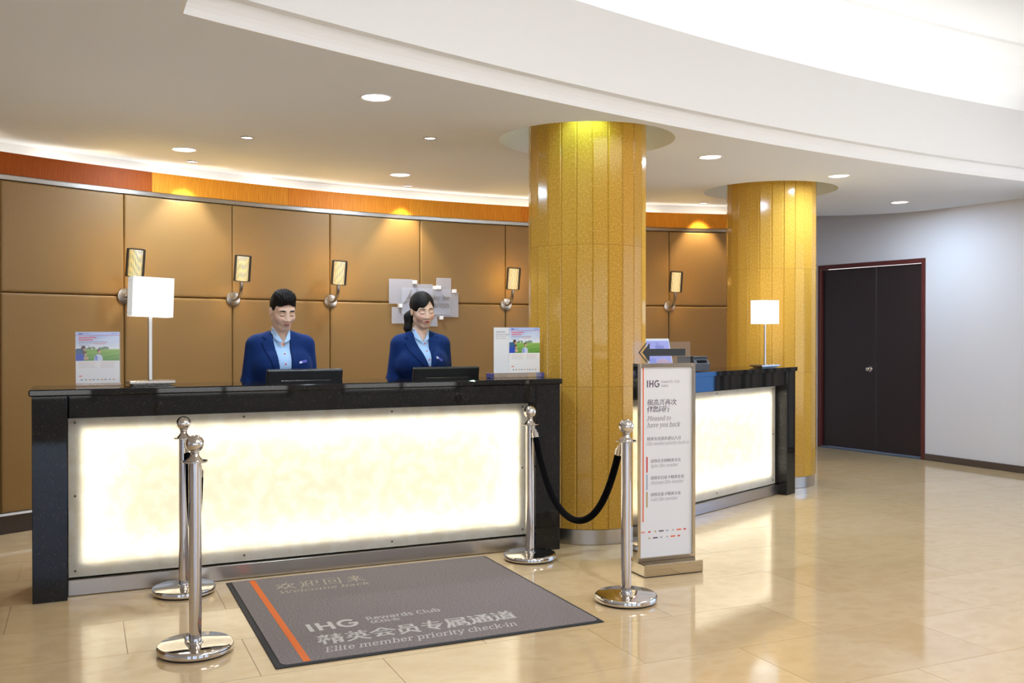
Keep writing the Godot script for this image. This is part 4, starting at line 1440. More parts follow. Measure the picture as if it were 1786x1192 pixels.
func rope(p: Vector3, q: Vector3, sag: float, label: String, side: float) -> void:
	var t := thing("barrier_rope", label, "rope", Vector3((p.x + q.x) / 2, 0, (p.z + q.z) / 2))
	var o := t.position
	var d := (q - p).normalized()
	var across := d.cross(Vector3.UP)
	p += across * side
	q += across * side
	var a := p + d * 0.047 + Vector3.UP * 0.836 - o
	var e := q - d * 0.047 + Vector3.UP * 0.836 - o
	var pts := []
	var rad := []
	var n := 160
	var c := 2.3
	for i in n + 1:
		var s := float(i) / n
		var x := s * 2.0 - 1.0
		var y := -sag * (cosh(c) - cosh(c * x)) / (cosh(c) - 1.0)
		pts.append(a.lerp(e, s) + Vector3.UP * y)
	# trim the ends for the metal caps
	var cut := 1
	while cut < n / 3 and pts[0].distance_to(pts[cut]) < 0.068:
		cut += 1
	var body := []
	for i in range(cut, n - cut + 1, 4):
		body.append(pts[i])
	body.append(pts[n - cut])
	var b := MB.new()
	b.tube(body, [0.0195], 16)
	put("velvet_rope", b, M.velvet, t)
	for s in [0, 1]:
		var top: Vector3 = pts[0] if s == 0 else pts[n]
		var nxt: Vector3 = pts[cut] if s == 0 else pts[n - cut]
		var dir := (nxt - top).normalized()
		b = MB.new()
		var end := nxt + dir * 0.008
		b.tube([end - dir * 0.052, end - dir * 0.05, end - dir * 0.035, end - dir * 0.03, end], [0.009, 0.013, 0.015, 0.021, 0.021], 20)
		# snap hook up to the disc
		b.tube([end - dir * 0.05, end - dir * 0.064, top + Vector3.UP * 0.002], [0.006, 0.005, 0.005], 10)
		var hook := []
		for k in 9:
			var g := PI * k / 8.0
			hook.append(top + Vector3(0, 0.004 + 0.011 * sin(g), 0) + d * 0.010 * cos(g) * (1.0 if s == 0 else -1.0))
		b.tube(hook, [0.0035], 8)
		put("metal_cap", b, M.chrome, t)

# ------------------------------------------------------------------ mat and sign
func make_mat() -> void:
	var t := thing("welcome_mat", "grey brown logo mat with orange stripe and black rubber edge, before the counter", "mat", Vector3(0.733, 0.0, -4.003))
	var b := MB.new()
	b.box(Vector3(0, 0.0003, -1.498), Vector3(1.574, 0.005, 0), 0.003)
	put("rubber_edge", b, M.rubber, t)
	b = MB.new()
	var r := 0.03
	var lo := Vector2(0.028, -1.488)
	var hi := Vector2(1.556, -0.022)
	var poly := PackedVector2Array()
	for c in [[Vector2(hi.x - r, hi.y - r), 0.0], [Vector2(lo.x + r, hi.y - r), 90.0], [Vector2(lo.x + r, lo.y + r), 180.0], [Vector2(hi.x - r, lo.y + r), 270.0]]:
		for k in 7:
			var g := deg_to_rad(c[1] + 15.0 * k)
			poly.append(c[0] + Vector2(cos(g), sin(g)) * r)
	b.xf = Transform3D(Basis(Vector3.RIGHT, Vector3.BACK, Vector3.DOWN), Vector3.ZERO)
	b.prism(poly, -0.0085, -0.004)
	put("pile", b, M.pile, t)
	var y := 0.0086
	b = MB.new()
	b.box(Vector3(0.121, y - 0.002, -1.470), Vector3(0.153, y + 0.0005, -0.024))
	put("orange_stripe", b, M.orange, t)
	var flat := Basis(Vector3.RIGHT, Vector3.FORWARD, Vector3.UP)
	b = MB.new()
	han(b, "欢迎回来", Transform3D(flat, Vector3(0.226, y, -1.210)), 0.106, 0.131, 0.82, 0.1, 0.0006, 1.3)
	write(b, "Welcome back", "serif", Transform3D(flat, Vector3(0.222, y, -1.128)), 0.50, 0.052, 0.25)
	put("worn_lettering", b, M.mat_print_worn, t)
	b = MB.new()
	initials(b, Transform3D(flat, Vector3(0.236, y, -0.415)), 0.243, 0.118)
	write(b, "Rewards Club", "sans", Transform3D(flat, Vector3(0.531, y, -0.478)), 0.375, 0.055)
	han(b, "优悦会", Transform3D(flat, Vector3(0.531, y, -0.420)), 0.045, 0.052, 0.9)
	han(b, "精英会员专属通道", Transform3D(flat, Vector3(0.237, y, -0.212)), 0.112, 0.1225, 1.3, 0.1, 0.0006, 1.2)
	write(b, "Elite member priority check-in", "serif", Transform3D(flat, Vector3(0.233, y, -0.104)), 0.925, 0.064, 0.25)
	put("lettering", b, M.mat_print, t)

func make_sign() -> void:
	# local x along the sign, z towards the viewer; origin at the front left foot of the base
	var t := thing("welcome_sign", "tall white notice board in polished steel frame, topped by clear arrow panel", "sign", Vector3(2.932, 0, -4.628), -2.46)
	var b := MB.new()
	b.box(Vector3(0.004, 0.0, -0.216), Vector3(0.388, 0.006, -0.004))
	put("rubber_feet", b, M.rubber, t)
	b = MB.new()
	b.box(Vector3(0.0, 0.005, -0.22), Vector3(0.392, 0.0725, 0.0), 0.003)
	put("base", b, M.mirror_steel, t)
	b = MB.new()
	b.box(Vector3(0.003, 0.0726, -0.145), Vector3(0.389, 0.095, -0.082), 0.002)
	b.box(Vector3(0.0, 0.0726, -0.143), Vector3(0.021, 1.228, -0.083), 0.002)
	b.box(Vector3(0.371, 0.0726, -0.143), Vector3(0.392, 1.228, -0.083), 0.002)
	b.box(Vector3(0.021, 1.205, -0.143), Vector3(0.371, 1.228, -0.083), 0.002)
	put("frame", b, M.mirror_steel, t)
	b = MB.new()
	b.box(Vector3(0.021, 0.095, -0.13), Vector3(0.371, 1.205, -0.096))
	var board := put("board", b, M.paper, t)
	var z := -0.0958
	var f := func(x: float, y: float) -> Transform3D: return Transform3D(Basis(), Vector3(x, y, z))
	for s in [["orange_line", 0.039, 0.302, 0.047, 1.205, "sign_orange"], ["red_bar", 0.064, 0.590, 0.073, 0.682, "red"], ["grey_bar", 0.064, 0.488, 0.073, 0.580, "blue_grey"], ["gold_bar", 0.064, 0.386, 0.073, 0.478, "gold"]]:
		b = MB.new()
		b.box(Vector3(s[1], s[2], z - 0.001), Vector3(s[3], s[4], z + 0.0005))
		put(s[0], b, M[s[5]], board)
	b = MB.new()
	initials(b, f.call(0.068, 1.088), 0.085, 0.041)
	han(b, "很高兴再次", f.call(0.070, 0.982), 0.036, 0.0395, 1.0, 0.1)
	han(b, "伴您同行", f.call(0.068, 0.942), 0.036, 0.0385, 1.0, 0.1)
	put("lettering", b, M.ink, board)
	b = MB.new()
	write(b, "Pleased to", "serif", f.call(0.068, 0.892), 0.158, 0.027, 0.25)
	write(b, "have you back", "serif", f.call(0.068, 0.853), 0.222, 0.027, 0.25)
	han(b, "精英会员优先登记入住", f.call(0.068, 0.776), 0.021, 0.0232, 0.95, 0.1)
	han(b, "优悦会至悦精英会员", f.call(0.092, 0.646), 0.0205, 0.0229, 0.95, 0.1)
	han(b, "优悦会白金卡精英会员", f.call(0.092, 0.547), 0.0205, 0.0229, 0.95, 0.1)
	han(b, "优悦会金卡精英会员", f.call(0.092, 0.449), 0.0205, 0.0229, 0.95, 0.1)
	put("lettering", b, M.ink_soft, board)
	b = MB.new()
	write(b, "Rewards Club", "sans", f.call(0.163, 1.112), 0.125, 0.017)
	han(b, "优悦会", f.call(0.163, 1.088), 0.0155, 0.0172, 0.8)
	write(b, "Elite member priority check-in", "serif", f.call(0.064, 0.749), 0.287, 0.019, 0.25)
	write(b, "Spire Elite member", "serif", f.call(0.092, 0.618), 0.185, 0.019, 0.25)
	write(b, "Platinum Elite member", "serif", f.call(0.092, 0.519), 0.222, 0.019, 0.25)
	write(b, "Gold Elite member", "serif", f.call(0.092, 0.421), 0.182, 0.019, 0.25)
	put("pale_lettering", b, M.ink_pale, board)
	# strip of tiny emblems near the foot
	b = MB.new()
	initials(b, f.call(0.031, 0.236), 0.024, 0.012)
	put("small_lettering", b, M.sign_orange, board)
	var cs := ["red", "gold", "ink", "blue_grey", "ink_pale", "sign_orange"]
	for k in 13:
		b = MB.new()
		var x := 0.085 + 0.040 * (k % 7)
		var y := 0.242 if k < 7 else 0.205
		var w := 0.008 + 0.004 * (k % 3)
		if k % 3 == 1:
			b.xf = Transform3D(Basis(Vector3.RIGHT, PI / 2), Vector3(x, y, z))
			b.lathe([Vector2(0.0055, 0.0), Vector2(0.0055, 0.0005), Vector2(0.0, 0.0005)], 12)
		else:
			b.box(Vector3(x - w, y - 0.004, z - 0.001), Vector3(x + w, y + 0.004, z + 0.0005))
		put("small_emblem", b, M[cs[k % 6]], board)
	# clear panel with the arrow
	b = MB.new()
	b.box(Vector3(-0.018, 1.2285, -0.117), Vector3(0.374, 1.354, -0.112), 0.001)
	put("clear_panel", b, M.acrylic, t)
	b = MB.new()
	var yc := 1.292
	b.prism(PackedVector2Array([Vector2(0.046, yc), Vector2(0.094, yc + 0.056), Vector2(0.094, yc + 0.021), Vector2(0.338, yc + 0.021), Vector2(0.338, yc - 0.021), Vector2(0.094, yc - 0.021), Vector2(0.094, yc - 0.056)]), -0.1118, -0.1108)
	b.prism(PackedVector2Array([Vector2(0.020, yc), Vector2(0.074, yc + 0.060), Vector2(0.074, yc + 0.050), Vector2(0.029, yc), Vector2(0.074, yc - 0.050), Vector2(0.074, yc - 0.060)]), -0.1118, -0.1108)
	put("arrow", b, M.arrow_dark, t)

# ------------------------------------------------------------------ people
func cap(op: int, k: float, a: Vector3, b: Vector3, ra: float, rb := -1.0) -> Array:
	var ab := b - a
	return [op, k, 0, a, ab, 1.0 / maxf(ab.length_squared(), 1e-9), ra, (ra if rb < 0.0 else rb) - ra]

func ell(op: int, k: float, c: Vector3, r: Vector3) -> Array:
	return [op, k, 1, c, Vector3.ONE / r, Vector3.ONE / (r * r)]

func ev(pr: Array, p: Vector3) -> float:
	# signed distance to a body of tapered capsules and ellipsoids, smoothly joined (op 0) or carved (op 1)
	var d := 10.0
	for q in pr:
		var e: float
		if q[2] == 0:
			var v: Vector3 = p - q[3]
			var t := clampf(v.dot(q[4]) * q[5], 0.0, 1.0)
			e = (v - q[4] * t).length() - q[6] - q[7] * t
		else:
			var v: Vector3 = p - q[3]
			var k0: float = (v * q[4]).length()
			var k1: float = (v * q[5]).length()
			e = k0 * (k0 - 1.0) / maxf(k1, 1e-6)
		var k: float = q[1]
		if q[0] == 0:
			var h := maxf(k - absf(d - e), 0.0)
			d = minf(d, e) - h * h / (4.0 * k)
		else:
			e = -e
			var h := maxf(k - absf(d - e), 0.0)
			d = maxf(d, e) + h * h / (4.0 * k)
	return d

func skin_over(b: MB, f: Callable, lo: Vector3, hi: Vector3, cell: float, paint = null) -> void:
	# surface nets over the zero level of f, visiting only the blocks that the surface can cross
	var nx := int(ceil((hi.x - lo.x) / cell))
	var ny := int(ceil((hi.y - lo.y) / cell))
	var nz := int(ceil((hi.z - lo.z) / cell))
	var sx := 1
	var sy := nx + 1
	var sz := (nx + 1) * (ny + 1)
	var val := PackedFloat32Array()
	val.resize(sz * (nz + 1))
	val.fill(1e9)
	var vid := PackedInt32Array()
	vid.resize(sz * (nz + 1))
	vid.fill(-1)
	var bs := 5
	var reach := cell * bs * 0.87 * 1.35 + cell
	var blocks := []
	for bz in range(0, nz, bs):
		for by in range(0, ny, bs):
			for bx in range(0, nx, bs):
				var c := lo + Vector3(bx + bs * 0.5, by + bs * 0.5, bz + bs * 0.5) * cell
				if absf(f.call(c)) > reach:
					continue
				blocks.append(Vector3i(bx, by, bz))
				for z in range(bz, mini(bz + bs, nz) + 1):
					for y in range(by, mini(by + bs, ny) + 1):
						for x in range(bx, mini(bx + bs, nx) + 1):
							var i := x + y * sy + z * sz
							if val[i] > 1e8:
								val[i] = f.call(lo + Vector3(x, y, z) * cell)
	var vs := PackedVector3Array()
	var edges := [[0, 1], [2, 3], [4, 5], [6, 7], [0, 2], [1, 3], [4, 6], [5, 7], [0, 4], [1, 5], [2, 6], [3, 7]]
	var corner := [Vector3(0, 0, 0), Vector3(1, 0, 0), Vector3(0, 1, 0), Vector3(1, 1, 0), Vector3(0, 0, 1), Vector3(1, 0, 1), Vector3(0, 1, 1), Vector3(1, 1, 1)]
	var off := [0, 1, sy, sy + 1, sz, sz + 1, sy + sz, sy + sz + 1]
	var cells := PackedInt32Array()
	for q in blocks:
		for z in range(q.z, mini(q.z + bs, nz)):
			for y in range(q.y, mini(q.y + bs, ny)):
				for x in range(q.x, mini(q.x + bs, nx)):
					var i := x + y * sy + z * sz
					var neg := 0
					for o in off:
						if val[i + o] < 0.0:
							neg += 1
					if neg == 0 or neg == 8:
						continue
					var sum := Vector3.ZERO
					var n := 0
					for e in edges:
						var va := val[i + off[e[0]]]
						var vb := val[i + off[e[1]]]
						if (va < 0.0) != (vb < 0.0):
							sum += (corner[e[0]] as Vector3).lerp(corner[e[1]], va / (va - vb))
							n += 1
					vid[i] = vs.size()
					vs.append(lo + (Vector3(x, y, z) + sum / n) * cell)
					cells.append(i)
	var ns := PackedVector3Array()
	ns.resize(vs.size())
	var quads := []
	for i in cells:
		for ax in 3:
			var s: int = [sx, sy, sz][ax]
			var u: int = [sy, sz, sx][ax]
			var w: int = [sz, sx, sy][ax]
			var a := val[i]
			var c := val[i + s]
			if a > 1e8 or c > 1e8 or (a < 0.0) == (c < 0.0) or i - u - w < 0:
				continue
			var q := [vid[i], vid[i - u], vid[i - u - w], vid[i - w]]
			if q.min() < 0:
				continue
			var nn := (vs[q[2]] - vs[q[0]]).cross(vs[q[3]] - vs[q[1]])
			var dir := 1.0 if a < 0.0 else -1.0
			if nn[ax] * dir < 0.0:
				nn = -nn
			for k in q:
				ns[k] += nn
			quads.append(q)
	for q in quads:
		var cs := []
		if paint != null:
			b.colored = true
			for k in q:
				cs.append(paint.call(vs[k]))
		var at := b.c.size()
		for t in [[0, 1, 2], [0, 2, 3]]:
			var a := vs[q[t[0]]]
			var fn := (vs[q[t[1]]] - a).cross(vs[q[t[2]]] - a)
			var o: Array = t if fn.dot(ns[q[0]] + ns[q[1]] + ns[q[2]] + ns[q[3]]) <= 0.0 else [t[0], t[2], t[1]]
			for k in o:
				b.v.append(b.xf * vs[q[k]])
				b.n.append((b.xf.basis * ns[q[k]]).normalized())
				b.uv.append(Vector2())
				b.c.append(cs[k] if cs.size() else b.col)

func poly_dist(poly: PackedVector2Array, p: Vector2) -> float:
	var d := 1e9
	for i in poly.size():
		d = minf(d, p.distance_to(Geometry2D.get_closest_point_to_segment(p, poly[i], poly[(i + 1) % poly.size()])))
	return -d if Geometry2D.is_point_in_polygon(p, poly) else d

func head_prims(woman: bool) -> Array:
	var w := 0.955 if woman else 1.0
	var pr := [
		ell(0, 0.001, Vector3(0, 0.034, -0.012), Vector3(0.074 * w, 0.083, 0.093)),
		ell(0, 0.035, Vector3(0, -0.030, 0.020), Vector3(0.062 * w, 0.074, 0.066)),
		cap(0, 0.030, Vector3(-0.014 * w, -0.094, 0.056), Vector3(0.014 * w, -0.094, 0.056), 0.019 if not woman else 0.017),
		cap(0, 0.030, Vector3(-0.052 * w, -0.060, -0.004), Vector3(-0.020, -0.092, 0.040), 0.014 if not woman else 0.011),
		cap(0, 0.030, Vector3(0.052 * w, -0.060, -0.004), Vector3(0.020, -0.092, 0.040), 0.014 if not woman else 0.011),
		ell(0, 0.026, Vector3(-0.036 * w, -0.028, 0.056), Vector3(0.026, 0.026, 0.024) * (1.08 if woman else 1.0)),
		ell(0, 0.026, Vector3(0.036 * w, -0.028, 0.056), Vector3(0.026, 0.026, 0.024) * (1.08 if woman else 1.0)),
		cap(0, 0.022, Vector3(-0.036, 0.020, 0.066), Vector3(0.036, 0.020, 0.066), 0.013),
		ell(1, 0.022, Vector3(-0.031, 0.002, 0.101), Vector3(0.017, 0.012, 0.020)),
		ell(1, 0.022, Vector3(0.031, 0.002, 0.101), Vector3(0.017, 0.012, 0.020)),
		ell(0, 0.006, Vector3(-0.031, -0.001, 0.070), Vector3(0.0165, 0.0115, 0.0135)),
		ell(0, 0.006, Vector3(0.031, -0.001, 0.070), Vector3(0.0165, 0.0115, 0.0135)),
		cap(0, 0.016, Vector3(0, 0.016, 0.076), Vector3(0, -0.032, 0.097), 0.0068, 0.0115),
		ell(0, 0.010, Vector3(-0.0125, -0.036, 0.088), Vector3(0.009, 0.0075, 0.011)),
		ell(0, 0.010, Vector3(0.0125, -0.036, 0.088), Vector3(0.009, 0.0075, 0.011)),
		ell(0, 0.014, Vector3(0, -0.063, 0.072), Vector3(0.026, 0.018, 0.017)),
		cap(0, 0.007, Vector3(-0.019, -0.0605, 0.078), Vector3(0, -0.0580, 0.0865), 0.0042, 0.0058),
		cap(0, 0.007, Vector3(0.019, -0.0605, 0.078), Vector3(0, -0.0580, 0.0865), 0.0042, 0.0058),
		cap(0, 0.007, Vector3(-0.015, -0.0685, 0.078), Vector3(0.015, -0.0685, 0.078), 0.0062),
		cap(1, 0.004, Vector3(-0.021, -0.0630, 0.0845), Vector3(0.021, -0.0630, 0.0845), 0.0012),
		ell(0, 0.010, Vector3(-0.076 * w, -0.006, -0.012), Vector3(0.010, 0.030, 0.018)),
		ell(0, 0.010, Vector3(0.076 * w, -0.006, -0.012), Vector3(0.010, 0.030, 0.018)),
	]
	return pr

func depth_at(f: Callable, x: float, y: float, z0: float, z1: float) -> float:
	# first z from z0 towards z1 where f turns negative
	var z := z0
	while z > z1:
		if f.call(Vector3(x, y, z)) < 0.0:
			return z
		z -= 0.001
	return z1

func person(at: Vector3, turn: float, woman: bool, label: String) -> void:
	var t := thing("person", label, "person", at, turn)
	var s := 0.94 if woman else 1.0            # breadth
	# head placed on the neck, tipped down towards the screen
	var hp := Vector3(0.004, 1.563, 0.030) if woman else Vector3(0.004, 1.547, 0.036)
	var hb := Basis(Vector3.UP, deg_to_rad(6.0 if woman else 7.0)) * Basis(Vector3.BACK, deg_to_rad(5.0 if woman else 1.0)) * Basis(Vector3.RIGHT, deg_to_rad(13.0 if woman else 19.0))
	var hx := Transform3D(hb, hp)
	var hi := hx.affine_inverse()
	var hpr := head_prims(woman)
	var neck := [cap(0, 0.01, Vector3(0, 1.30, -0.02), Vector3(0, 1.40, -0.016), 0.075 * s, 0.056 * s), cap(0, 0.03, Vector3(0, 1.38, -0.016), Vector3(0, 1.49, 0.004), 0.050 * s, 0.047 * s)]
	var face := func(p: Vector3) -> float:
		var a := ev(hpr, hi * p)
		var c := ev(neck, p)
		var h := maxf(0.03 - absf(a - c), 0.0)
		return minf(a, c) - h * h / 0.12
	var skin := Color(0.74, 0.50, 0.38) if woman else Color(0.70, 0.475, 0.36)
	var lip := Color(0.50, 0.15, 0.14) if woman else Color(0.42, 0.19, 0.16)
	var blush := Color(0.70, 0.30, 0.27)
	var paint := func(p: Vector3) -> Color:
		var q: Vector3 = hi * p
		var c := skin
		if q.z > 0.03 and q.y < 0.0 and q.y > -0.06:
			var d := Vector2((absf(q.x) - 0.040) / 0.026, (q.y + 0.026) / 0.024).length()
			c = c.lerp(blush, (0.5 if woman else 0.2) * clampf(1.2 - d, 0.0, 1.0))
		if q.z > 0.066:
			var e := Vector2(q.x / 0.0235, (q.y + 0.0635) / 0.0098).length()
			c = c.lerp(lip, clampf((1.0 - e) * 5.0, 0.0, 1.0))
		return c
	var b := MB.new()
	skin_over(b, face, Vector3(-0.10, 1.31, -0.115), Vector3(0.105, 1.67, 0.165), 0.0028, paint)
	# the rest of the body under the clothes: trunk, legs, arms
	var body := [
		cap(0, 0.01, Vector3(-0.10 * s, 1.29, -0.01), Vector3(0.10 * s, 1.29, -0.01), 0.060),
		cap(0, 0.05, Vector3(-0.06 * s, 1.16, 0.0), Vector3(0.06 * s, 1.16, 0.0), 0.085),
		cap(0, 0.05, Vector3(-0.05 * s, 0.98, 0.0), Vector3(0.05 * s, 0.98, 0.0), 0.080),
	]
	for q in [-1.0, 1.0]:
		body.append(cap(0, 0.05, Vector3(q * 0.08, 0.90, 0), Vector3(q * 0.09, 0.49, 0.01), 0.075, 0.052))
		body.append(cap(0, 0.02, Vector3(q * 0.09, 0.49, 0.01), Vector3(q * 0.095, 0.08, -0.01), 0.050, 0.036))
		body.append(cap(0, 0.03, Vector3(q * 0.160 * s, 1.30, -0.005), Vector3(q * 0.200 * s, 1.08, -0.03), 0.044, 0.037))
		body.append(cap(0, 0.02, Vector3(q * 0.200 * s, 1.08, -0.03), Vector3(q * 0.150, 0.880, 0.120), 0.036, 0.026))
	var trunk := func(p: Vector3) -> float: return ev(body, p)
	b.col = skin
	skin_over(b, trunk, Vector3(-0.28, 0.03, -0.12), Vector3(0.28, 1.40, 0.17), 0.015)
	# hands laid on the working shelf, five bent fingers each
	for q in [-1.0, 1.0]:
		var w := Vector3(q * 0.150, 0.880, 0.120)
		var kn := Vector3(q * 0.138, 0.842, 0.200)
		var hand := [cap(0, 0.01, w - Vector3(0, -0.01, 0.02), w + Vector3(0, -0.008, 0.012), 0.024, 0.022)]
		for k in 4:
			var x: float = (k - 1.5) * 0.0195
			var root := kn + Vector3(x, -0.004 * absf(k - 1.5), -0.004 * absf(k - 1.3))
			var len: float = [0.036, 0.042, 0.040, 0.031][k] if q > 0 else [0.031, 0.040, 0.042, 0.036][k]
			hand.append(cap(0, 0.014, w + Vector3(x * 0.7, -0.008, 0.012), root, 0.0135, 0.0105))
			var m := root + Vector3(x * 0.12, 0.004, len)
			hand.append(cap(0, 0.004, root, m, 0.0098, 0.0088))
			hand.append(cap(0, 0.003, m, m + Vector3(x * 0.08, -0.014, len * 0.55), 0.0088, 0.0080))
			hand.append(cap(0, 0.003, m + Vector3(x * 0.08, -0.014, len * 0.55), m + Vector3(x * 0.1, -0.027, len * 0.72), 0.0080, 0.0070))
		var th := w + Vector3(-q * 0.020, -0.014, 0.022)
		hand.append(cap(0, 0.012, th, th + Vector3(-q * 0.022, -0.012, 0.030), 0.013, 0.011))
		hand.append(cap(0, 0.004, th + Vector3(-q * 0.022, -0.012, 0.030), th + Vector3(-q * 0.026, -0.018, 0.058), 0.0105, 0.009))
		var hf := func(p: Vector3) -> float: return ev(hand, p)
		skin_over(b, hf, Vector3(minf(w.x, kn.x) - 0.07, 0.79, 0.07), Vector3(maxf(w.x, kn.x) + 0.07, 0.925, 0.30), 0.004)
	var sm: StandardMaterial3D = M.get("skin")
	if sm == null:
		sm = mat("skin", Color(1, 1, 1), 0.5, 0.0, 0.4)
		sm.vertex_color_use_as_albedo = true
		sm.subsurf_scatter_enabled = true
		sm.subsurf_scatter_strength = 0.12
		mat("hair", Color8(14, 11, 11), 0.62, 0.0, 0.35)
		mat("jacket", Color8(9, 40, 94), 0.8, 0.0, 0.3)
		M.jacket.rim_enabled = true
		M.jacket.rim = 0.3
		mat("shirt", Color8(172, 204, 240), 0.8, 0.0, 0.3)
		mat("button_coral", Color8(214, 96, 84), 0.4)
		mat("trousers", Color8(20, 24, 44), 0.8)
		mat("shoe", Color8(20, 18, 18), 0.4)
		mat("tag_violet", Color8(88, 92, 190), 0.4)
		mat("tag_white", Color8(222, 224, 246), 0.4)
	put("body", b, sm, t)
	# hair
	var nz := FastNoiseLite.new()
	nz.seed = 5
	nz.frequency = 95.0
	nz.fractal_octaves = 2
	var hair: Callable
	var hlo := Vector3(-0.10, -0.075, -0.13)
	var hhi := Vector3(0.10, 0.150, 0.11)
	if woman:
		hlo = Vector3(-0.135, -0.20, -0.15)
		var shell := [ell(0, 0.001, Vector3(0, 0.036, -0.014), Vector3(0.081, 0.094, 0.102))]
		var tail := [cap(0, 0.01, Vector3(-0.01, -0.02, -0.105), Vector3(-0.062, -0.062, -0.088), 0.030, 0.034), cap(0, 0.02, Vector3(-0.062, -0.062, -0.088), Vector3(-0.084, -0.135, -0.062), 0.034, 0.026), cap(0, 0.02, Vector3(-0.084, -0.135, -0.062), Vector3(-0.080, -0.165, -0.058), 0.024, 0.012)]
		hair = func(p: Vector3) -> float:
			var d := ev(shell, p)
			# parting on her left, fringe swept across to her right temple
			d += 0.0035 * exp(-pow((p.x - 0.026) / 0.005, 2.0)) * smoothstep(0.0, 0.06, p.z)
			var line: float
			if p.x < 0.026:
				line = lerpf(0.078, 0.004, pow(clampf((0.026 - p.x) / 0.086, 0.0, 1.0), 0.9))
			else:
				line = lerpf(0.078, 0.022, pow(clampf((p.x - 0.026) / 0.036, 0.0, 1.0), 1.3))
			var back := smoothstep(0.035, -0.005, p.z)
			line = lerpf(line, 0.012, back)
			line = lerpf(line, -0.075, smoothstep(-0.018, -0.055, p.z))
			d = maxf(d, (line - p.y) * 0.8)
			d = minf(d, ev(tail, p))
			return d + 0.0010 * nz.get_noise_3d(p.x * 0.6, p.y * 0.25, p.z * 0.6)
	else:
		var shell := [ell(0, 0.001, Vector3(0, 0.040, -0.014), Vector3(0.079, 0.092, 0.100)), ell(0, 0.03, Vector3(0, 0.099, 0.014), Vector3(0.064, 0.042, 0.076))]
		hair = func(p: Vector3) -> float:
			var d := ev(shell, p)
			var line := 0.058 + 0.010 * cos(p.x * 55.0)
			line = lerpf(line, -0.026, smoothstep(0.042, 0.018, p.z) * smoothstep(0.045, 0.058, absf(p.x)))
			line = lerpf(line, 0.022, smoothstep(0.016, -0.002, p.z) * smoothstep(-0.035, -0.028, p.z))
			line = lerpf(line, -0.062, smoothstep(-0.030, -0.042, p.z))
			d = maxf(d, (line - p.y) * 0.75)
			return d + (0.0022 + 0.0055 * smoothstep(0.06, 0.12, p.y)) * nz.get_noise_3d(p.x * 1.5, p.y * 0.45, p.z * 1.5)
	b = MB.new()
	b.xf = hx
	skin_over(b, hair, hlo, hhi, 0.0034)
	# brows and lashes
	var headonly := func(p: Vector3) -> float: return ev(hpr, p)
	for q in [-1.0, 1.0]:
		var pts := []
		var rad := []
		for k in 9:
			var u := k / 8.0
			var x: float = q * lerpf(0.013, 0.050, u)
			var y: float = 0.0235 + (0.006 if woman else 0.005) * sin(u * 2.4) - 0.003 * u
			pts.append(Vector3(x, y, depth_at(headonly, x, y, 0.13, 0.0) + 0.0002))
			rad.append((0.0022 if woman else 0.0035) * (0.55 + 0.75 * sin(PI * clampf(u * 0.75 + 0.2, 0, 1))))
		b.tube(pts, rad, 7)
		pts = []
		for k in 8:
			var u := k / 7.0
			var x: float = q * lerpf(0.0175, 0.0455, u)
			var y: float = -0.0065 - 0.0022 * sin(PI * u) + 0.0015 * u
			pts.append(Vector3(x, y, depth_at(headonly, x, y, 0.13, 0.0) + 0.0006))
		b.tube(pts, [0.0017], 6)
	put("hair", b, M.hair, t)
	# jacket
	var jk := [
		cap(0, 0.01, Vector3(-0.146 * s, 1.333, -0.006), Vector3(0.146 * s, 1.333, -0.006), 0.062),
		cap(0, 0.04, Vector3(-0.055 * s, 1.392, -0.020), Vector3(-0.150 * s, 1.345, -0.012), 0.036),
		cap(0, 0.04, Vector3(0.055 * s, 1.392, -0.020), Vector3(0.150 * s, 1.345, -0.012), 0.036),
		cap(0, 0.05, Vector3(-0.082 * s, 1.20, 0.010), Vector3(0.082 * s, 1.20, 0.010), 0.114),
		cap(0, 0.06, Vector3(-0.066 * s, 1.03, 0.0), Vector3(0.066 * s, 1.03, 0.0), 0.108 if not woman else 0.094),
		cap(0, 0.06, Vector3(-0.075, 0.84, 0.0), Vector3(0.075, 0.84, 0.0), 0.118 if not woman else 0.122),
	]
	if woman:
		jk.append(ell(0, 0.05, Vector3(-0.062, 1.215, 0.088), Vector3(0.058, 0.062, 0.048)))
		jk.append(ell(0, 0.05, Vector3(0.062, 1.215, 0.088), Vector3(0.058, 0.062, 0.048)))
	for q in [-1.0, 1.0]:
		jk.append(cap(0, 0.02, Vector3(q * 0.166 * s, 1.326, -0.006), Vector3(q * 0.196 * s, 1.085, -0.03), 0.058 * s, 0.053 * s))
		jk.append(cap(0, 0.025, Vector3(q * 0.196 * s, 1.085, -0.03), Vector3(q * 0.152, 0.888, 0.108), 0.052 * s, 0.036))
	var opening := [[1.45, -0.082, 0.052], [1.37, -0.062, 0.046], [1.17, -0.034, 0.040], [0.99, 0.004, 0.012]] if not woman else [[1.45, -0.088, 0.052], [1.40, -0.070, 0.044], [1.175, 0.026, 0.038], [1.165, 0.032, 0.034]]
	var wr := FastNoiseLite.new()
	wr.seed = 12
	wr.frequency = 9.0
	var jdist := func(p: Vector3) -> float: return ev(jk, p) + 0.0022 * wr.get_noise_3d(p.x, p.y * 0.8, p.z)
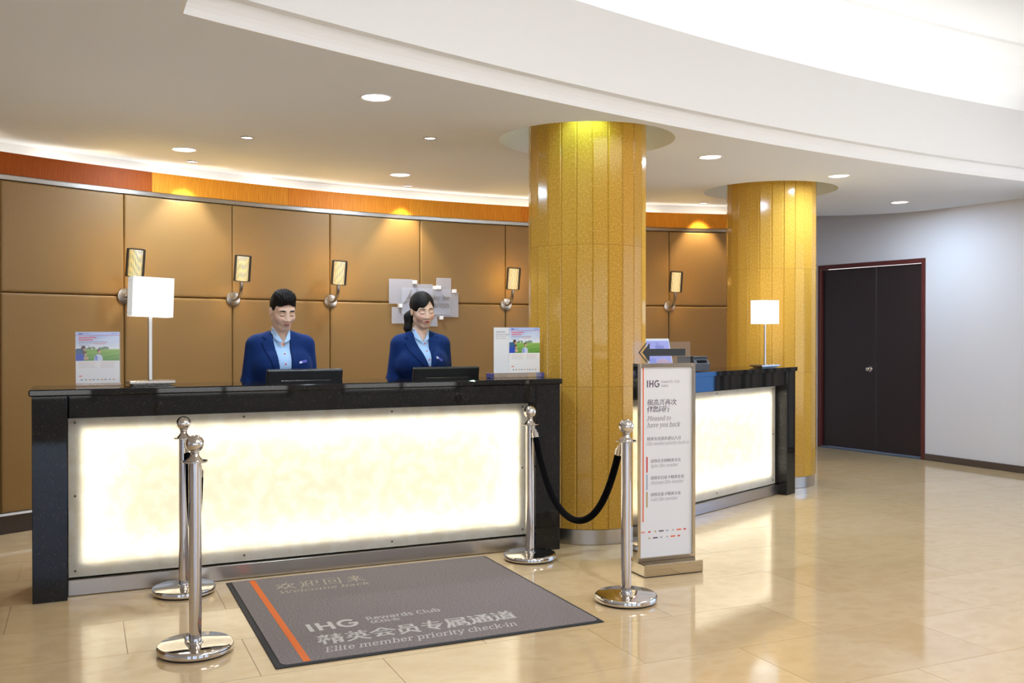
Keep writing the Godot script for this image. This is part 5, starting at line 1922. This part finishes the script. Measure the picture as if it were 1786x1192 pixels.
	var jacket := func(p: Vector3) -> float:
		var d: float = jdist.call(p)
		# neck hole
		var r := Vector2(p.x, p.z + 0.012).length() - 0.066 * s
		d = maxf(d, -maxf(r, 1.36 - p.y))
		# front opening
		if p.z > 0.0 and p.y > opening[3][0] - 0.03:
			var l := -1.0
			var g := 1.0
			for i in 3:
				var u: Array = opening[i]
				var v: Array = opening[i + 1]
				if p.y <= u[0] and p.y >= v[0] or (i == 0 and p.y > u[0]) or (i == 2 and p.y < v[0]):
					var k := clampf((p.y - v[0]) / (u[0] - v[0]), 0.0, 1.0)
					l = lerpf(v[1], u[1], k)
					g = lerpf(v[2], u[2], k)
			var cut := maxf(maxf(l - p.x, p.x - g), maxf(opening[3][0] - p.y, 0.03 - p.z))
			d = maxf(d, -cut)
		return d
	b = MB.new()
	skin_over(b, jacket, Vector3(-0.30, 0.70, -0.15), Vector3(0.30, 1.45, 0.20), 0.0075)
	var jo := put("jacket", b, M.jacket, t)
	var flaps := [
		PackedVector2Array([Vector2(-0.082, 1.45), Vector2(-0.108, 1.425), Vector2(-0.130, 1.378), Vector2(-0.108, 1.366), Vector2(-0.138, 1.348), Vector2(-0.118, 1.29), Vector2(-0.062, 1.15), Vector2(-0.012, 1.0), Vector2(0.004, 0.99), Vector2(-0.034, 1.17), Vector2(-0.062, 1.37)]),
		PackedVector2Array([Vector2(0.052, 1.45), Vector2(0.082, 1.425), Vector2(0.108, 1.384), Vector2(0.090, 1.368), Vector2(0.122, 1.354), Vector2(0.112, 1.29), Vector2(0.078, 1.15), Vector2(0.028, 1.0), Vector2(0.012, 0.99), Vector2(0.040, 1.17), Vector2(0.046, 1.37)]),
	] if not woman else [
		PackedVector2Array([Vector2(-0.088, 1.45), Vector2(-0.112, 1.42), Vector2(-0.128, 1.372), Vector2(-0.102, 1.368), Vector2(-0.132, 1.338), Vector2(-0.09, 1.26), Vector2(-0.02, 1.185), Vector2(0.028, 1.165), Vector2(0.026, 1.175), Vector2(-0.070, 1.40)]),
		PackedVector2Array([Vector2(0.052, 1.45), Vector2(0.078, 1.425), Vector2(0.112, 1.386), Vector2(0.088, 1.372), Vector2(0.124, 1.350), Vector2(0.112, 1.27), Vector2(0.074, 1.19), Vector2(0.034, 1.165), Vector2(0.038, 1.175), Vector2(0.044, 1.40)]),
	]
	for fl in flaps:
		var lap := func(p: Vector3) -> float:
			if p.z < 0.02:
				return 0.02 - p.z + 0.002
			var d: float = jdist.call(p)
			return maxf(maxf(d - 0.0062, -0.003 - d), poly_dist(fl, Vector2(p.x, p.y)))
		var bb := Rect2(fl[0], Vector2.ZERO)
		for p in fl:
			bb = bb.expand(p)
		b = MB.new()
		skin_over(b, lap, Vector3(bb.position.x - 0.01, bb.position.y - 0.01, 0.015), Vector3(bb.end.x + 0.01, bb.end.y + 0.01, 0.19), 0.0042)
		put("lapel", b, M.jacket, jo)
	# shirt with turned collar
	var sh := jk.slice(0, 5 if not woman else 5).duplicate()
	if woman:
		sh.append_array(jk.slice(6, 8))
	var shirt := func(p: Vector3) -> float:
		var d := ev(sh, p) + 0.009
		var r := Vector2(p.x, p.z + 0.012).length() - 0.058 * s
		var vee := maxf(absf(p.x) - maxf(0.0, (p.y - 1.355) * 0.75), 1.355 - p.y) if p.z > 0.0 else 1.0
		return maxf(maxf(maxf(d, -r if p.y > 1.37 else -1.0), maxf(0.98 - p.y, -p.z)), -vee)
	b = MB.new()
	skin_over(b, shirt, Vector3(-0.16, 0.96, -0.012), Vector3(0.16, 1.45, 0.18), 0.006)
	var so := put("shirt", b, M.shirt, t)
	var collar := func(p: Vector3) -> float:
		p.y += 0.012
		var c := Vector2(p.x, p.z + 0.010 - (p.y - 1.40) * 0.14)
		var flare := maxf(1.432 - p.y, 0.0)
		var d := absf(c.length() - 0.0555 * s - flare * 0.42) - 0.0030
		d = maxf(d, p.y - (1.452 - 0.30 * p.z))
		d = maxf(d, (1.418 - maxf(p.z, 0.0) * 0.85) - p.y)
		if p.z > 0.0:
			d = maxf(d, 0.004 + (p.y - 1.362) * 0.52 - absf(p.x))
		return d
	b = MB.new()
	skin_over(b, collar, Vector3(-0.11, 1.33, -0.10), Vector3(0.11, 1.49, 0.13), 0.0036)
	put("collar", b, M.shirt, so)
	var bx := 0.004 if not woman else 0.016
	for y in ([1.335, 1.272, 1.208, 1.145] if not woman else [1.335, 1.282, 1.226, 1.178]):
		var x: float = bx + (0.0 if not woman else (1.335 - y) * 0.10)
		b = MB.new()
		b.ball(Vector3(x, y, depth_at(shirt, x, y, 0.19, 0.02) + 0.0005), Vector3(0.0062, 0.0062, 0.003), 10, 6)
		put("button", b, M.button_coral, so)
	# name badge
	var badge := Vector2(0.112, 1.222) if not woman else Vector2(0.092, 1.232)
	var bz := depth_at(jacket, badge.x, badge.y, 0.2, 0.02)
	b = MB.new()
	b.xf = Transform3D(Basis(Vector3.UP, 0.35) * Basis(Vector3.BACK, deg_to_rad(10.0 if not woman else -28.0)), Vector3(badge.x, badge.y, bz + 0.004))
	b.box(Vector3(-0.029, -0.008, -0.003), Vector3(0.029, 0.008, 0.002), 0.001)
	var bo := put("name_badge", b, M.tag_violet, jo)
	var bx2 := b.xf
	b = MB.new()
	b.xf = bx2
	b.box(Vector3(-0.027, -0.006, 0.0015), Vector3(-0.008, 0.006, 0.0026))
	put("badge_patch", b, M.tag_white, bo)
	# trousers and shoes
	var tr := []
	for q in [-1.0, 1.0]:
		tr.append(cap(0, 0.05, Vector3(q * 0.07, 0.92, 0), Vector3(q * 0.09, 0.50, 0.01), 0.098, 0.072))
		tr.append(cap(0, 0.03, Vector3(q * 0.09, 0.50, 0.01), Vector3(q * 0.095, 0.075, -0.005), 0.070, 0.058))
	var tf := func(p: Vector3) -> float: return maxf(ev(tr, p), 0.05 - p.y)
	b = MB.new()
	skin_over(b, tf, Vector3(-0.2, 0.03, -0.13), Vector3(0.2, 1.03, 0.13), 0.014)
	put("trousers", b, M.trousers, t)
	for q in [-1.0, 1.0]:
		var sp := [cap(0, 0.02, Vector3(q * 0.095, 0.045, -0.055), Vector3(q * 0.102, 0.036, 0.13), 0.042, 0.036), cap(0, 0.03, Vector3(q * 0.095, 0.07, -0.03), Vector3(q * 0.095, 0.09, -0.02), 0.045)]
		var sf := func(p: Vector3) -> float: return maxf(ev(sp, p), 0.001 - p.y)
		b = MB.new()
		skin_over(b, sf, Vector3(q * 0.1 - 0.07, -0.01, -0.12), Vector3(q * 0.1 + 0.07, 0.14, 0.19), 0.008)
		put("shoe", b, M.shoe, t)

func make_people() -> void:
	person(Vector3(1.172, 0, -6.20), 3.0, false, "man with short black hair in blue jacket, looking down at the left monitor")
	person(Vector3(2.122, 0, -6.20), -4.0, true, "smiling woman with tied back dark hair in blue jacket, looking at right monitor")
